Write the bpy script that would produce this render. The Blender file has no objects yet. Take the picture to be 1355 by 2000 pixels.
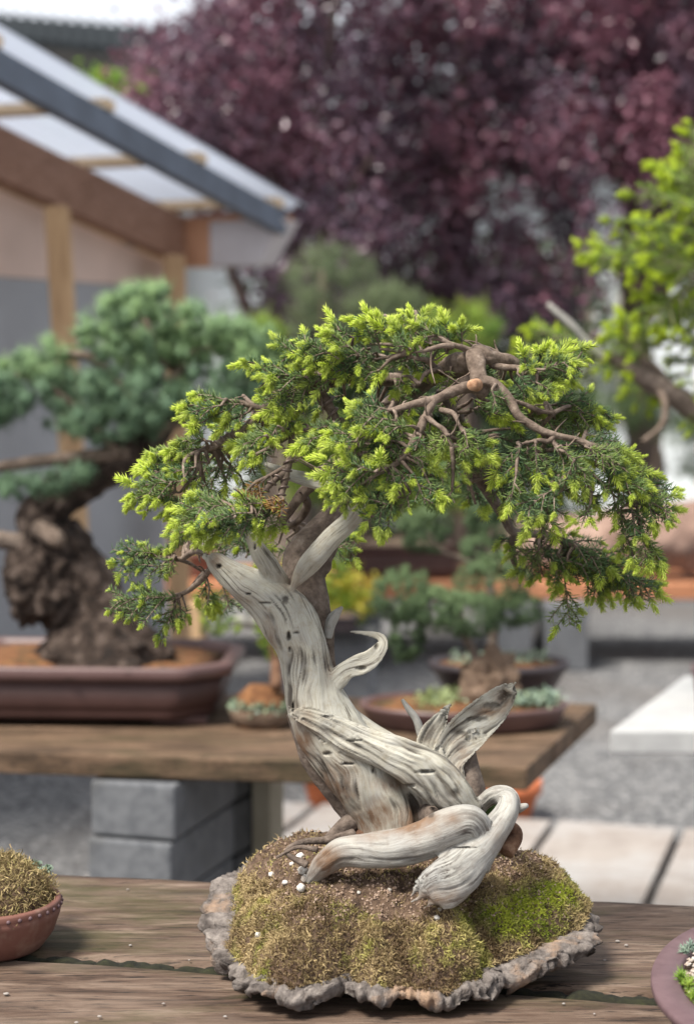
import bpy, math, random
import numpy as np
from mathutils import Matrix, Vector

random.seed(7)
RNG = np.random.default_rng(11)
scene = bpy.context.scene
col = scene.collection

# ------------------------------------------------------------------ camera, world, sun, exposure
F = 3700.0                       # focal length in photo pixels (photo 1355 x 2000)
PITCH = math.radians(4.79)       # camera looks slightly down
ZC = 1.255
CP, SP = math.cos(PITCH), math.sin(PITCH)
FOCUS = 1.70

cam_data = bpy.data.cameras.new('camera')
cam = bpy.data.objects.new('camera', cam_data)
col.objects.link(cam)
cam.location = (0, 0, ZC)
cam.rotation_euler = (math.pi / 2 - PITCH, 0, 0)
cam_data.sensor_fit = 'VERTICAL'
cam_data.sensor_height = 36.0
cam_data.lens = F / 2000.0 * 36.0
cam_data.clip_start = 0.05
cam_data.clip_end = 2000.0
cam_data.dof.use_dof = True
cam_data.dof.focus_distance = FOCUS
cam_data.dof.aperture_fstop = 5.0
scene.camera = cam

SUN_EL, SUN_AZ = math.radians(58), math.radians(232)   # azimuth clockwise from +Y (north)
world = bpy.data.worlds.new('World')
scene.world = world
world.use_nodes = True
wn, wl = world.node_tree.nodes, world.node_tree.links
wn.clear()
w_out = wn.new('ShaderNodeOutputWorld')
w_bg = wn.new('ShaderNodeBackground')
w_sky = wn.new('ShaderNodeTexSky')
w_sky.sky_type = 'NISHITA'
w_sky.sun_disc = False
w_sky.sun_elevation = SUN_EL
w_sky.sun_rotation = SUN_AZ
w_sky.air_density = 1.0
w_sky.dust_density = 3.0
w_tc = wn.new('ShaderNodeTexCoord')
w_map = wn.new('ShaderNodeMapping')
w_map.inputs['Scale'].default_value = (1.2, 1.2, 4.0)
w_noise = wn.new('ShaderNodeTexNoise')
w_noise.inputs['Scale'].default_value = 2.2
w_noise.inputs['Detail'].default_value = 6
w_ramp = wn.new('ShaderNodeValToRGB')
w_ramp.color_ramp.elements[0].position = 0.30
w_ramp.color_ramp.elements[0].color = (0.62, 0.62, 0.62, 1)
w_ramp.color_ramp.elements[1].position = 0.62
w_ramp.color_ramp.elements[1].color = (0.95, 0.95, 0.95, 1)
w_mix = wn.new('ShaderNodeMix')
w_mix.data_type = 'RGBA'
w_mix.inputs[7].default_value = (8.6, 8.9, 9.5, 1)      # thin bright overcast
wl.new(w_tc.outputs['Generated'], w_map.inputs['Vector'])
wl.new(w_map.outputs['Vector'], w_noise.inputs['Vector'])
wl.new(w_noise.outputs['Fac'], w_ramp.inputs['Fac'])
wl.new(w_ramp.outputs['Color'], w_mix.inputs[0])
wl.new(w_sky.outputs['Color'], w_mix.inputs[6])
wl.new(w_mix.outputs[2], w_bg.inputs['Color'])
w_bg.inputs['Strength'].default_value = 0.060
wl.new(w_bg.outputs['Background'], w_out.inputs['Surface'])

sun_data = bpy.data.lights.new('sun', 'SUN')
sun_data.energy = 3.5
sun_data.angle = math.radians(18)
sun_data.color = (1.0, 0.95, 0.87)
sun = bpy.data.objects.new('sun', sun_data)
col.objects.link(sun)
sun.location = (-3, -3, 8)
_d = Vector((math.sin(SUN_AZ) * math.cos(SUN_EL), math.cos(SUN_AZ) * math.cos(SUN_EL), math.sin(SUN_EL)))
sun.rotation_euler = _d.to_track_quat('Z', 'Y').to_euler()

scene.view_settings.view_transform = 'Standard'
scene.view_settings.look = 'None'
scene.view_settings.exposure = 1.2
scene.view_settings.gamma = 1.0
scene.view_settings.use_curve_mapping = False
scene.cycles.max_bounces = 6
scene.cycles.transparent_max_bounces = 8

# ------------------------------------------------------------------ geometry helpers
def P(px, py, depth):
    """World point seen at photo pixel (px, py), at a distance along the optical axis."""
    a = (px - 677.5) / F * depth
    b = -(py - 1000.0) / F * depth
    return np.array([a, depth * CP + b * SP, ZC - depth * SP + b * CP])

def PZ(px, py, z):
    """World point at photo pixel (px, py) on the horizontal plane of height z."""
    b = -(py - 1000.0) / F
    k = (z - ZC) / (-SP + b * CP)
    return np.array([(px - 677.5) / F * k, k * (CP + b * SP), z])

def proj(v):
    v = np.asarray(v, float)
    y, z = v[:, 1], v[:, 2] - ZC
    d = y * CP - z * SP
    u = y * SP + z * CP
    return v[:, 0] / d * F + 677.5, 1000.0 - u / d * F, d

def nrm(v):
    v = np.asarray(v, float)
    return v / np.maximum(np.linalg.norm(v, axis=-1, keepdims=True), 1e-12)

def _hash(i, j, k, s):
    h = (i * 374761393 + j * 668265263 + k * 2147483647 + s * 1274126177) & 0xFFFFFFFF
    h = ((h ^ (h >> 13)) * 1274126177) & 0xFFFFFFFF
    h = ((h ^ (h >> 16)) * 2246822519) & 0xFFFFFFFF
    return (h & 0xFFFF) / 65535.0

def vnoise(p, s=0):
    p = np.asarray(p, float)
    i = np.floor(p).astype(np.int64)
    f = p - i
    f = f * f * (3 - 2 * f)
    r = 0
    for dx in (0, 1):
        for dy in (0, 1):
            for dz in (0, 1):
                w = (f[:, 0] if dx else 1 - f[:, 0]) * (f[:, 1] if dy else 1 - f[:, 1]) * (f[:, 2] if dz else 1 - f[:, 2])
                r = r + w * _hash(i[:, 0] + dx, i[:, 1] + dy, i[:, 2] + dz, s)
    return r

def fbm(p, octv=4, s=0):
    p = np.asarray(p, float)
    r, a, t = 0, 1.0, 0
    for o in range(octv):
        r = r + a * vnoise(p * (2.03 ** o), s + o * 17)
        t += a
        a *= 0.5
    return r / t

def catmull(pts, n):
    """Resample control rows (m, k) at n equal-length steps along a Catmull-Rom curve."""
    p = np.asarray(pts, float)
    if len(p) == 2:
        return p[0] + (p[1] - p[0]) * np.linspace(0, 1, n)[:, None]
    q = np.vstack([2 * p[0] - p[1], p, 2 * p[-1] - p[-2]])
    out = []
    for i in range(1, len(q) - 2):
        t = np.linspace(0, 1, 24, endpoint=False)[:, None]
        a, b, c, d = q[i - 1], q[i], q[i + 1], q[i + 2]
        out.append(0.5 * ((2 * b) + (c - a) * t + (2 * a - 5 * b + 4 * c - d) * t ** 2 + (3 * b - a - 3 * c + d) * t ** 3))
    out = np.vstack(out + [q[-2][None]])
    L = np.concatenate([[0], np.cumsum(np.linalg.norm(np.diff(out[:, :3], axis=0), axis=1))])
    s = np.linspace(0, L[-1], n)
    return np.stack([np.interp(s, L, out[:, k]) for k in range(out.shape[1])], 1)

class MB:
    """Collects vertices, quads, triangles and per-vertex attributes, then links them as one mesh object."""
    def __init__(self):
        self.v, self.q, self.t, self.a, self.n = [], [], [], {}, 0
    def add(self, v, quads=None, tris=None, **attr):
        v = np.asarray(v, float).reshape(-1, 3)
        if quads is not None and len(quads): self.q.append(np.asarray(quads, int).reshape(-1, 4) + self.n)
        if tris is not None and len(tris): self.t.append(np.asarray(tris, int).reshape(-1, 3) + self.n)
        for k, x in attr.items():
            self.a.setdefault(k, []).append((self.n, np.asarray(x, float)))
        self.v.append(v)
        self.n += len(v)
        return self
    def box(self, c, size, yaw=0.0, **attr):
        x, y, z = np.asarray(size, float) / 2
        v = np.array([[sx * x, sy * y, sz * z] for sz in (-1, 1) for sy in (-1, 1) for sx in (-1, 1)])
        R = np.array([[math.cos(yaw), -math.sin(yaw), 0], [math.sin(yaw), math.cos(yaw), 0], [0, 0, 1]])
        v = v @ R.T + np.asarray(c)
        return self.hexa(v)
    def hexa(self, v):
        """Eight corners: bottom (x-y-, x+y-, x-y+, x+y+), then top in the same order."""
        return self.add(v, quads=[[0, 2, 3, 1], [4, 5, 7, 6], [0, 1, 5, 4], [2, 6, 7, 3], [0, 4, 6, 2], [1, 3, 7, 5]])
    def mesh(self, name, mats, smooth=True, origin=(0, 0, 0)):
        me = bpy.data.meshes.new(name)
        v = np.vstack(self.v) - np.asarray(origin, float)
        q = np.vstack(self.q) if self.q else np.zeros((0, 4), int)
        t = np.vstack(self.t) if self.t else np.zeros((0, 3), int)
        me.vertices.add(len(v))
        me.vertices.foreach_set('co', v.astype(np.float32).ravel())
        loops = np.concatenate([q.ravel(), t.ravel()]).astype(np.int32)
        me.loops.add(len(loops))
        me.loops.foreach_set('vertex_index', loops)
        npoly = len(q) + len(t)
        me.polygons.add(npoly)
        starts = np.concatenate([np.arange(len(q)) * 4, len(q) * 4 + np.arange(len(t)) * 3]).astype(np.int32)
        me.polygons.foreach_set('loop_start', starts)
        me.polygons.foreach_set('use_smooth', np.full(npoly, bool(smooth)))
        for k, parts in self.a.items():
            dim = 3 if parts[0][1].ndim == 2 else 1
            buf = np.zeros((len(v), dim), np.float32)
            for st, x in parts:
                buf[st:st + len(x)] = x.reshape(-1, dim)
            at = me.attributes.new(k, 'FLOAT_VECTOR' if dim == 3 else 'FLOAT', 'POINT')
            at.data.foreach_set('vector' if dim == 3 else 'value', buf.ravel())
        me.update(calc_edges=True)
        me.validate()
        for m in (mats if isinstance(mats, (list, tuple)) else [mats]):
            me.materials.append(m)
        return me

ORG = {}
def thing(name, label, cat, loc, group=None, kind=None):
    o = bpy.data.objects.new(name, None)
    o.empty_display_size = 0.05
    col.objects.link(o)
    o.location = tuple(float(x) for x in loc)
    ORG[o.name] = np.asarray(loc, float)
    tag(o, label, cat, group, kind)
    return o

def tag(o, label=None, cat=None, group=None, kind=None):
    if label: o['label'] = label
    if cat: o['category'] = cat
    if group: o['group'] = group
    if kind: o['kind'] = kind
    return o

def put(name, mb, mat, parent=None, smooth=True, kind=None, bevel=0.0):
    """Link the collected world-space geometry as one object, as a part when a parent is given."""
    if parent is None:
        v = np.vstack(mb.v)
        org = np.array([v[:, 0].mean(), v[:, 1].mean(), v[:, 2].min()])
    else:
        org = ORG[parent.name]
    o = bpy.data.objects.new(name, mb.mesh(name, mat, smooth, org))
    col.objects.link(o)
    ORG[o.name] = org
    if parent is None:
        o.location = tuple(org)
    else:
        o.parent = parent
        # parts of an Empty and sub-parts of a part share the root's origin
    if kind: o['kind'] = kind
    if bevel:
        m = o.modifiers.new('edge', 'BEVEL')
        m.width = bevel
        m.segments = 2
        m.limit_method = 'ANGLE'
    return o

def sweep(mb, ctrl, n_around=24, step=0.003, disp=None, seed=0, jag=0.0, up=None, caps=True, grain=1.0, trough=0.0):
    """Tube along control rows (x, y, z, a, b): a = half width across the view, b = half depth."""
    c = np.asarray(ctrl, float)
    if c.shape[1] == 4: c = np.hstack([c, c[:, 3:4]])
    L = np.linalg.norm(np.diff(c[:, :3], axis=0), axis=1).sum()
    n = max(4, int(L / step))
    r = catmull(c, n)
    p, a, b = r[:, :3], np.maximum(r[:, 3], 1e-4), np.maximum(r[:, 4], 1e-4)
    t = nrm(np.gradient(p, axis=0))
    ref = np.array([0.0, -1.0, 0.12]) if up is None else np.asarray(up, float)
    nn = nrm(ref - t * (t @ ref)[:, None])
    s = np.cross(t, nn)
    th = np.linspace(0, 2 * math.pi, n_around, endpoint=False)
    ct, st = np.cos(th), np.sin(th)
    v_len = np.linspace(0, L, n)
    A = np.repeat(v_len, n_around)
    TH = np.tile(th, n)
    am = float(a.mean())
    g = np.stack([np.cos(TH) * am * grain, np.sin(TH) * am * grain, A], 1) + seed * 0.37
    d = disp(g, TH, A / L, seed) if disp is not None else np.zeros(len(TH))
    k = (1 + d).reshape(n, n_around)
    off = s[:, None, :] * (a[:, None] * ct[None] * k)[..., None] + nn[:, None, :] * (b[:, None] * st[None] * k)[..., None]
    if trough:
        off = off - nn[:, None, :] * (a[:, None] * trough * (1 - ct[None] ** 2))[..., None]
    V = p[:, None, :] + off
    if jag:
        for e, sg in ((0, -1), (n - 1, 1)):
            jj = vnoise(np.stack([ct * 3 + seed, st * 3, np.full_like(ct, e * 0.7)], 1), 5) - 0.35
            V[e] += t[e] * (jj * jag * sg)[:, None]
    i = np.arange(n - 1)[:, None] * n_around
    j = np.arange(n_around)[None]
    j2 = (j + 1) % n_around
    quads = np.stack([i + j, i + j2, i + n_around + j2, i + n_around + j], -1).reshape(-1, 4)
    verts = V.reshape(-1, 3)
    tris = []
    if caps:
        nv = len(verts)
        verts = np.vstack([verts, V[0].mean(0) + t[0] * a[0] * 0.1, V[-1].mean(0) + t[-1] * a[-1] * 0.15])
        for jj in range(n_around):
            tris.append([nv, (jj + 1) % n_around, jj])
            tris.append([nv + 1, (n - 1) * n_around + jj, (n - 1) * n_around + (jj + 1) % n_around])
        g = np.vstack([g, g[:1], g[-1:]])
        d = np.concatenate([d, [-0.2, -0.2]])
    mb.add(verts, quads, tris, grain=g, cav=d)
    return p, a

def px_path(rows, depth):
    """Rows (px, py, radius px, depth offset[, half depth px]) to control rows in metres."""
    out = []
    for r in rows:
        d = depth + r[3]
        s = d / F
        w = P(r[0], r[1], d)
        out.append([w[0], w[1], w[2], r[2] * s, (r[4] if len(r) > 4 else r[2]) * s])
    return np.array(out)

def in_poly(x, y, poly):
    c = np.zeros(len(x), bool)
    n = len(poly)
    for i in range(n):
        x1, y1 = poly[i]
        x2, y2 = poly[(i + 1) % n]
        cond = ((y1 > y) != (y2 > y)) & (x < (x2 - x1) * (y - y1) / (y2 - y1 + 1e-9) + x1)
        c ^= cond
    return c

def sample_poly(poly, n):
    pa = np.array(poly, float)
    lo, hi = pa.min(0), pa.max(0)
    xs, ys = np.zeros(0), np.zeros(0)
    while len(xs) < n:
        x = RNG.uniform(lo[0], hi[0], n * 2)
        y = RNG.uniform(lo[1], hi[1], n * 2)
        k = in_poly(x, y, poly)
        xs, ys = np.concatenate([xs, x[k]]), np.concatenate([ys, y[k]])
    return xs[:n], ys[:n]

def blob(mb, c, r, nu=24, nv=14, rough=0.2, freq=3.0, seed=0, flat=1.0, **attr):
    """Rough rounded lump (stone, burl, moss mound)."""
    th = np.linspace(0, 2 * math.pi, nu, endpoint=False)
    ph = np.linspace(0.06, math.pi - 0.06, nv)
    d = np.stack([np.outer(np.sin(ph), np.cos(th)), np.outer(np.sin(ph), np.sin(th)), np.outer(np.cos(ph), np.ones(nu))], -1).reshape(-1, 3)
    k = 1 + rough * (fbm(d * freq + seed * 3.1, 4, seed) - 0.5) * 2
    v = d * k[:, None] * np.asarray(r, float) + np.asarray(c, float)
    i = np.arange(nv - 1)[:, None] * nu
    j = np.arange(nu)[None]
    q = np.stack([i + j, i + nu + j, i + nu + (j + 1) % nu, i + (j + 1) % nu], -1).reshape(-1, 4)
    top, bot = list(range(nu)), [(nv - 1) * nu + x for x in range(nu)]
    n = len(v)
    v = np.vstack([v, v[top].mean(0), v[bot].mean(0)])
    tr = [[n, top[x], top[(x + 1) % nu]] for x in range(nu)] + [[n + 1, bot[(x + 1) % nu], bot[x]] for x in range(nu)]
    mb.add(v, q, tr, grain=v * 1.0, cav=np.concatenate([(k - 1), [0, 0]]))

def ring_solid(mb, profile, outline, center, n=64):
    """Revolve-like solid: profile rows (scale, z) applied to an outline function of angle (x, y)."""
    th = np.linspace(0, 2 * math.pi, n, endpoint=False)
    ox, oy = outline(th)
    rows = [np.stack([center[0] + ox * s, center[1] + oy * s, np.full(n, center[2] + z)], 1) for s, z in profile]
    m = len(rows)
    v = np.vstack(rows)
    i = np.arange(m - 1)[:, None] * n
    j = np.arange(n)[None]
    q = np.stack([i + j, i + (j + 1) % n, i + n + (j + 1) % n, i + n + j], -1).reshape(-1, 4)
    v2 = np.vstack([v, rows[0].mean(0), rows[-1].mean(0)])
    tr = [[m * n, (x + 1) % n, x] for x in range(n)] + [[m * n + 1, (m - 1) * n + x, (m - 1) * n + (x + 1) % n] for x in range(n)]
    mb.add(v2, q, tr)

LITE = [False]
def needles(mb, base, d, length, width, tone, bend=0.12):
    """Batch of three-sided needles: base (N,3), unit direction (N,3)."""
    N = len(base)
    if N == 0: return
    d = nrm(d)
    r = RNG.normal(size=(N, 3))
    s1 = nrm(np.cross(d, r))
    s2 = np.cross(d, s1)
    if LITE[0]:
        length = np.broadcast_to(length, (N,)); width = np.broadcast_to(width, (N,)); tone = np.broadcast_to(tone, (N,))
        V = np.stack([base + (s1 * math.cos(a) + s2 * math.sin(a)) * (width * .45)[:, None] for a in (0, 2.0944, 4.1888)] + [base + d * length[:, None]], 1)
        i0 = np.arange(N)[:, None] * 4
        mb.add(V.reshape(-1, 3), None, np.concatenate([i0 + np.array([[0, 1, 3]]), i0 + np.array([[1, 2, 3]]), i0 + np.array([[2, 0, 3]])]), tone=np.clip(tone[:, None] * np.array([[.8, .8, .8, 1.1]]), 0, 1).ravel(), rnd=np.repeat(RNG.uniform(0, 1, N), 4))
        return
    length = np.broadcast_to(length, (N,)); width = np.broadcast_to(width, (N,)); tone = np.broadcast_to(tone, (N,))
    V = np.zeros((N, 7, 3))
    bnd = RNG.normal(size=(N, 3)) * bend * length[:, None]
    for k in range(3):
        a = k * 2.0944
        o = s1 * math.cos(a) + s2 * math.sin(a)
        V[:, k] = base + o * (width * 0.32)[:, None]
        V[:, 3 + k] = base + d * (length * 0.5)[:, None] + bnd * 0.25 + o * (width * 0.5)[:, None]
    V[:, 6] = base + d * length[:, None] + bnd
    i0 = np.arange(N)[:, None] * 7
    q = np.concatenate([i0 + np.array([[0, 1, 4, 3]]), i0 + np.array([[1, 2, 5, 4]]), i0 + np.array([[2, 0, 3, 5]])])
    t = np.concatenate([i0 + np.array([[3, 4, 6]]), i0 + np.array([[4, 5, 6]]), i0 + np.array([[5, 3, 6]])])
    tn = np.clip(tone[:, None] * np.array([[.70, .70, .70, .92, .92, .92, 1.10]]), 0, 1).ravel()
    rnd = np.repeat(RNG.uniform(0, 1, N), 7)
    mb.add(V.reshape(-1, 3), q, t, tone=tn, rnd=rnd)

# ------------------------------------------------------------------ materials
def new_mat(name):
    m = bpy.data.materials.new(name)
    m.use_nodes = True
    nt = m.node_tree
    b = nt.nodes['Principled BSDF']
    return m, nt, b

def N(nt, kind, **kw):
    n = nt.nodes.new(kind)
    for k, v in kw.items():
        if k in n.inputs: n.inputs[k].default_value = v
        else: setattr(n, k, v)
    return n

def ramp(nt, fac, stops):
    r = nt.nodes.new('ShaderNodeValToRGB')
    e = r.color_ramp.elements
    while len(e) > 1: e.remove(e[0])
    e[0].position = stops[0][0]
    e[0].color = tuple(stops[0][1]) + (1,)
    for p_, c in stops[1:]:
        x = e.new(p_)
        x.color = tuple(c) + (1,)
    nt.links.new(fac, r.inputs['Fac'])
    return r.outputs['Color']

def mix(nt, fac, a, b, mode='MIX'):
    n = nt.nodes.new('ShaderNodeMix')
    n.data_type = 'RGBA'
    n.blend_type = mode
    for sock, val in ((n.inputs[0], fac), (n.inputs[6], a), (n.inputs[7], b)):
        if hasattr(val, 'links'): nt.links.new(val, sock)
        elif isinstance(val, (int, float)): sock.default_value = val
        else: sock.default_value = tuple(val) + (1,)
    return n.outputs[2]

def coords(nt, src='Object', scale=(1, 1, 1), rot=(0, 0, 0)):
    if src in ('Object', 'Generated'):
        o = nt.nodes.new('ShaderNodeTexCoord').outputs[src]
    else:
        a = nt.nodes.new('ShaderNodeAttribute')
        a.attribute_name = src
        o = a.outputs['Vector']
    m = nt.nodes.new('ShaderNodeMapping')
    m.inputs['Scale'].default_value = scale
    m.inputs['Rotation'].default_value = rot
    nt.links.new(o, m.inputs['Vector'])
    return m.outputs['Vector']

def noise(nt, vec, scale, detail=6, rough=0.6, dist=0.0):
    n = nt.nodes.new('ShaderNodeTexNoise')
    n.inputs['Scale'].default_value = scale
    n.inputs['Detail'].default_value = detail
    n.inputs['Roughness'].default_value = rough
    n.inputs['Distortion'].default_value = dist
    nt.links.new(vec, n.inputs['Vector'])
    return n.outputs['Fac']

def bump(nt, b, h, strength=0.5, dist=0.002):
    n = nt.nodes.new('ShaderNodeBump')
    n.inputs['Strength'].default_value = strength
    n.inputs['Distance'].default_value = dist
    nt.links.new(h, n.inputs['Height'])
    nt.links.new(n.outputs['Normal'], b.inputs['Normal'])

def attr(nt, name):
    a = nt.nodes.new('ShaderNodeAttribute')
    a.attribute_name = name
    return a.outputs['Fac']

def mottled(name, stops, scale, rough=0.85, bstr=0.4, bdist=0.002, src='Object', vscale=(1, 1, 1), scale2=None, spec=0.3, detail=8, second=None, dist=0.0):
    """General weathered surface: noise colour ramp, an optional second layer of stains, fine bump."""
    m, nt, b = new_mat(name)
    v = coords(nt, src, vscale)
    f = noise(nt, v, scale, detail, 0.65, dist)
    c = ramp(nt, f, stops)
    if second:
        f2 = noise(nt, coords(nt, src), second[0], 5, 0.6)
        k = ramp(nt, f2, [(second[1], (0, 0, 0)), (second[2], (1, 1, 1))])
        c = mix(nt, k, c, second[3])
    nt.links.new(c, b.inputs['Base Color'])
    b.inputs['Roughness'].default_value = rough
    b.inputs['Specular IOR Level'].default_value = spec
    bump(nt, b, noise(nt, v, scale2 or scale * 4, 8, 0.7), bstr, bdist)
    return m

def leaf_mat(name, old, old2, new, new2, rough=0.45, trans=0.35):
    """Needles and leaves: colour by the tone attribute (0 old growth, 1 new growth), varied per needle."""
    m, nt, b = new_mat(name)
    tone, rnd = attr(nt, 'tone'), attr(nt, 'rnd')
    a = mix(nt, rnd, old, old2)
    n_ = mix(nt, rnd, new, new2)
    c = mix(nt, tone, a, n_)
    nt.links.new(c, b.inputs['Base Color'])
    b.inputs['Roughness'].default_value = rough
    b.inputs['Specular IOR Level'].default_value = 0.35
    tr = nt.nodes.new('ShaderNodeBsdfTranslucent')
    nt.links.new(c, tr.inputs['Color'])
    ms = nt.nodes.new('ShaderNodeMixShader')
    ms.inputs[0].default_value = trans
    nt.links.new(b.outputs[0], ms.inputs[1])
    nt.links.new(tr.outputs[0], ms.inputs[2])
    nt.links.new(ms.outputs[0], nt.nodes['Material Output'].inputs['Surface'])
    return m

def deadwood_mat(name, light, mid, dark, streak=0.5, gs=1.0, edge=(0.36, 0.52)):
    """Bleached wood: silver and cream patches, fine fibres along the grain attribute, dark checks, brown stains with painted shade."""
    m, nt, b = new_mat(name)
    def mul(x, y):
        k = nt.nodes.new('ShaderNodeMath'); k.operation = 'MULTIPLY'
        nt.links.new(x, k.inputs[0])
        if hasattr(y, 'links'): nt.links.new(y, k.inputs[1])
        else: k.inputs[1].default_value = y
        return k.outputs[0]
    f1 = noise(nt, coords(nt, 'grain', (330 * gs, 330 * gs, 20 * gs)), 1.0, 5, 0.65, 0.5)
    f2 = noise(nt, coords(nt, 'grain', (900, 900, 55)), 1.0, 4, 0.6, 0.3)
    f3 = noise(nt, coords(nt, 'Object'), 32, 6, 0.65, 0.6)
    f5 = noise(nt, coords(nt, 'Object'), 90, 6, 0.7)
    grey = tuple(0.30 * light[1] + 0.55 * x for x in light)
    c = mix(nt, ramp(nt, f3, [(0.38, (0, 0, 0)), (0.62, (1, 1, 1))]), light, grey)
    c = mix(nt, ramp(nt, f5, [(0.50, (0, 0, 0)), (0.72, (0.8, 0.8, 0.8))]), c, mid)
    c = mix(nt, mul(ramp(nt, f2, [(0.36, (1, 1, 1)), (0.52, (0, 0, 0))]), 0.45), c, mid)
    f4 = noise(nt, coords(nt, 'grain', (40, 40, 14)), 1.0, 5, 0.65)
    chk = mul(ramp(nt, f1, [(edge[0] - 0.06, (1, 1, 1)), (edge[0], (0.35, 0.35, 0.35)), (edge[1], (0, 0, 0))]), ramp(nt, f4, [(0.46, (0.04, 0.04, 0.04)), (0.62, (1, 1, 1))]))
    c = mix(nt, mul(chk, streak), c, dark)
    f6 = noise(nt, coords(nt, 'grain', (130, 130, 30)), 1.0, 6, 0.7)
    st = mul(attr(nt, 'stain'), ramp(nt, f6, [(0.30, (0.25, 0.25, 0.25)), (0.55, (1, 1, 1))]))
    c = mix(nt, st, c, mix(nt, f5, (0.06, 0.036, 0.022), (0.24, 0.15, 0.095)))
    c = mix(nt, attr(nt, 'rot'), c, (0.035, 0.026, 0.02))
    nt.links.new(c, b.inputs['Base Color'])
    b.inputs['Roughness'].default_value = 0.75
    b.inputs['Specular IOR Level'].default_value = 0.22
    ad = nt.nodes.new('ShaderNodeMath'); ad.operation = 'ADD'
    nt.links.new(f1, ad.inputs[0]); nt.links.new(f2, ad.inputs[1])
    bump(nt, b, ad.outputs[0], 0.55, 0.0009)
    return m

def plank_mat(name, stops, moss=None, along='X', gray=0.5):
    """Weathered timber with long grain, cracks and blotches of algae."""
    m, nt, b = new_mat(name)
    sc = (6.5, 46, 46) if along == 'X' else (46, 6.5, 46)
    v = coords(nt, 'Object', sc)
    oi = nt.nodes.new('ShaderNodeObjectInfo')
    f1 = noise(nt, v, 1.0, 9, 0.68, 0.6)
    sc2 = (20, 240, 240) if along == 'X' else (240, 20, 240)
    f2 = noise(nt, coords(nt, 'Object', sc2), 1.0, 6, 0.7)
    c = ramp(nt, f1, stops)
    crack = ramp(nt, f2, [(0.38, (1, 1, 1)), (0.45, (0, 0, 0))])
    c = mix(nt, crack, c, tuple(x * 0.3 for x in stops[0][1]))
    f3 = noise(nt, coords(nt, 'Object', (3, 9, 9) if along == 'X' else (9, 3, 9)), 1.5, 6, 0.65)
    c = mix(nt, ramp(nt, f3, [(0.45, (0, 0, 0)), (0.7, (gray, gray, gray))]), c, stops[-1][1])
    if moss:
        f4 = noise(nt, coords(nt, 'Object', (2, 5, 5)), 2.4, 6, 0.7)
        c = mix(nt, ramp(nt, f4, [(0.5, (0, 0, 0)), (0.68, (0.7, 0.7, 0.7))]), c, moss)
    nt.links.new(c, b.inputs['Base Color'])
    b.inputs['Roughness'].default_value = 0.75
    b.inputs['Specular IOR Level'].default_value = 0.3
    ad = nt.nodes.new('ShaderNodeMath'); ad.operation = 'ADD'
    nt.links.new(f1, ad.inputs[0]); nt.links.new(f2, ad.inputs[1])
    bump(nt, b, ad.outputs[0], 0.7, 0.003)
    return m

def plain(name, c, rough=0.6, var=0.15, scale=8, spec=0.4, metal=0.0):
    m, nt, b = new_mat(name)
    f = noise(nt, coords(nt, 'Object'), scale, 6, 0.6)
    lo, hi = tuple(x * (1 - var) for x in c), tuple(min(1, x * (1 + var)) for x in c)
    nt.links.new(ramp(nt, f, [(0.3, lo), (0.7, hi)]), b.inputs['Base Color'])
    b.inputs['Roughness'].default_value = rough
    b.inputs['Specular IOR Level'].default_value = spec if name != 'dark_roofing' else .05
    b.inputs['Metallic'].default_value = metal
    bump(nt, b, noise(nt, coords(nt, 'Object'), scale * 12, 5, 0.6), 0.15, 0.001)
    return m

M = {}
M['dead'] = deadwood_mat('bleached_deadwood', (0.46, 0.44, 0.365), (0.29, 0.255, 0.19), (0.055, 0.041, 0.029), 0.8, 1.0, (0.45, 0.52))
M['root'] = deadwood_mat('grey_root_wood', (0.36, 0.35, 0.315), (0.20, 0.178, 0.155), (0.045, 0.036, 0.032), 0.95, 1.0, (0.47, 0.55))
M['bark'] = mottled('dark_bark', [(0.3, (0.055, 0.040, 0.032)), (0.55, (0.15, 0.115, 0.092)), (0.75, (0.27, 0.225, 0.19))], 90, 0.9, 0.9, 0.003, scale2=220)
M['redbark'] = mottled('red_brown_bark', [(0.3, (0.05, 0.024, 0.015)), (0.55, (0.16, 0.085, 0.05)), (0.75, (0.30, 0.19, 0.12))], 70, 0.9, 0.9, 0.003, scale2=200)
M['pinebark'] = mottled('dark_pine_bark', [(0.34, (0.012, 0.008, 0.006)), (0.5, (0.048, 0.032, 0.024)), (0.68, (0.17, 0.128, 0.105))], 34, 0.95, 1.0, 0.014, scale2=90)
M['twig'] = mottled('branch_bark', [(0.3, (0.065, 0.044, 0.033)), (0.55, (0.175, 0.130, 0.100)), (0.75, (0.33, 0.265, 0.215))], 130, 0.85, 0.8, 0.0015, scale2=320)
M['cut'] = mottled('fresh_cut_wood', [(0.35, (0.22, 0.11, 0.06)), (0.6, (0.42, 0.25, 0.15))], 260, 0.85)
M['needle'] = leaf_mat('spruce_needles', (0.070, 0.150, 0.068), (0.185, 0.275, 0.115), (0.66, 0.81, 0.070), (0.86, 0.93, 0.240), 0.42, 0.45)
M['rust'] = leaf_mat('dying_needles', (0.16, 0.085, 0.03), (0.26, 0.15, 0.045), (0.40, 0.16, 0.04), (0.45, 0.28, 0.07), 0.6, 0.25)
M['needle_blue'] = leaf_mat('pine_needles', (0.075, 0.140, 0.085), (0.18, 0.285, 0.180), (0.17, 0.29, 0.105), (0.32, 0.46, 0.19), 0.5, 0.3)
M['needle_lime'] = leaf_mat('lime_spruce_needles', (0.035, 0.12, 0.025), (0.07, 0.19, 0.035), (0.60, 0.76, 0.025), (0.76, 0.86, 0.09), 0.45, 0.38)
M['juniper'] = leaf_mat('juniper_foliage', (0.050, 0.090, 0.042), (0.085, 0.135, 0.062), (0.14, 0.215, 0.080), (0.19, 0.27, 0.11), 0.55, 0.25)
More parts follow.
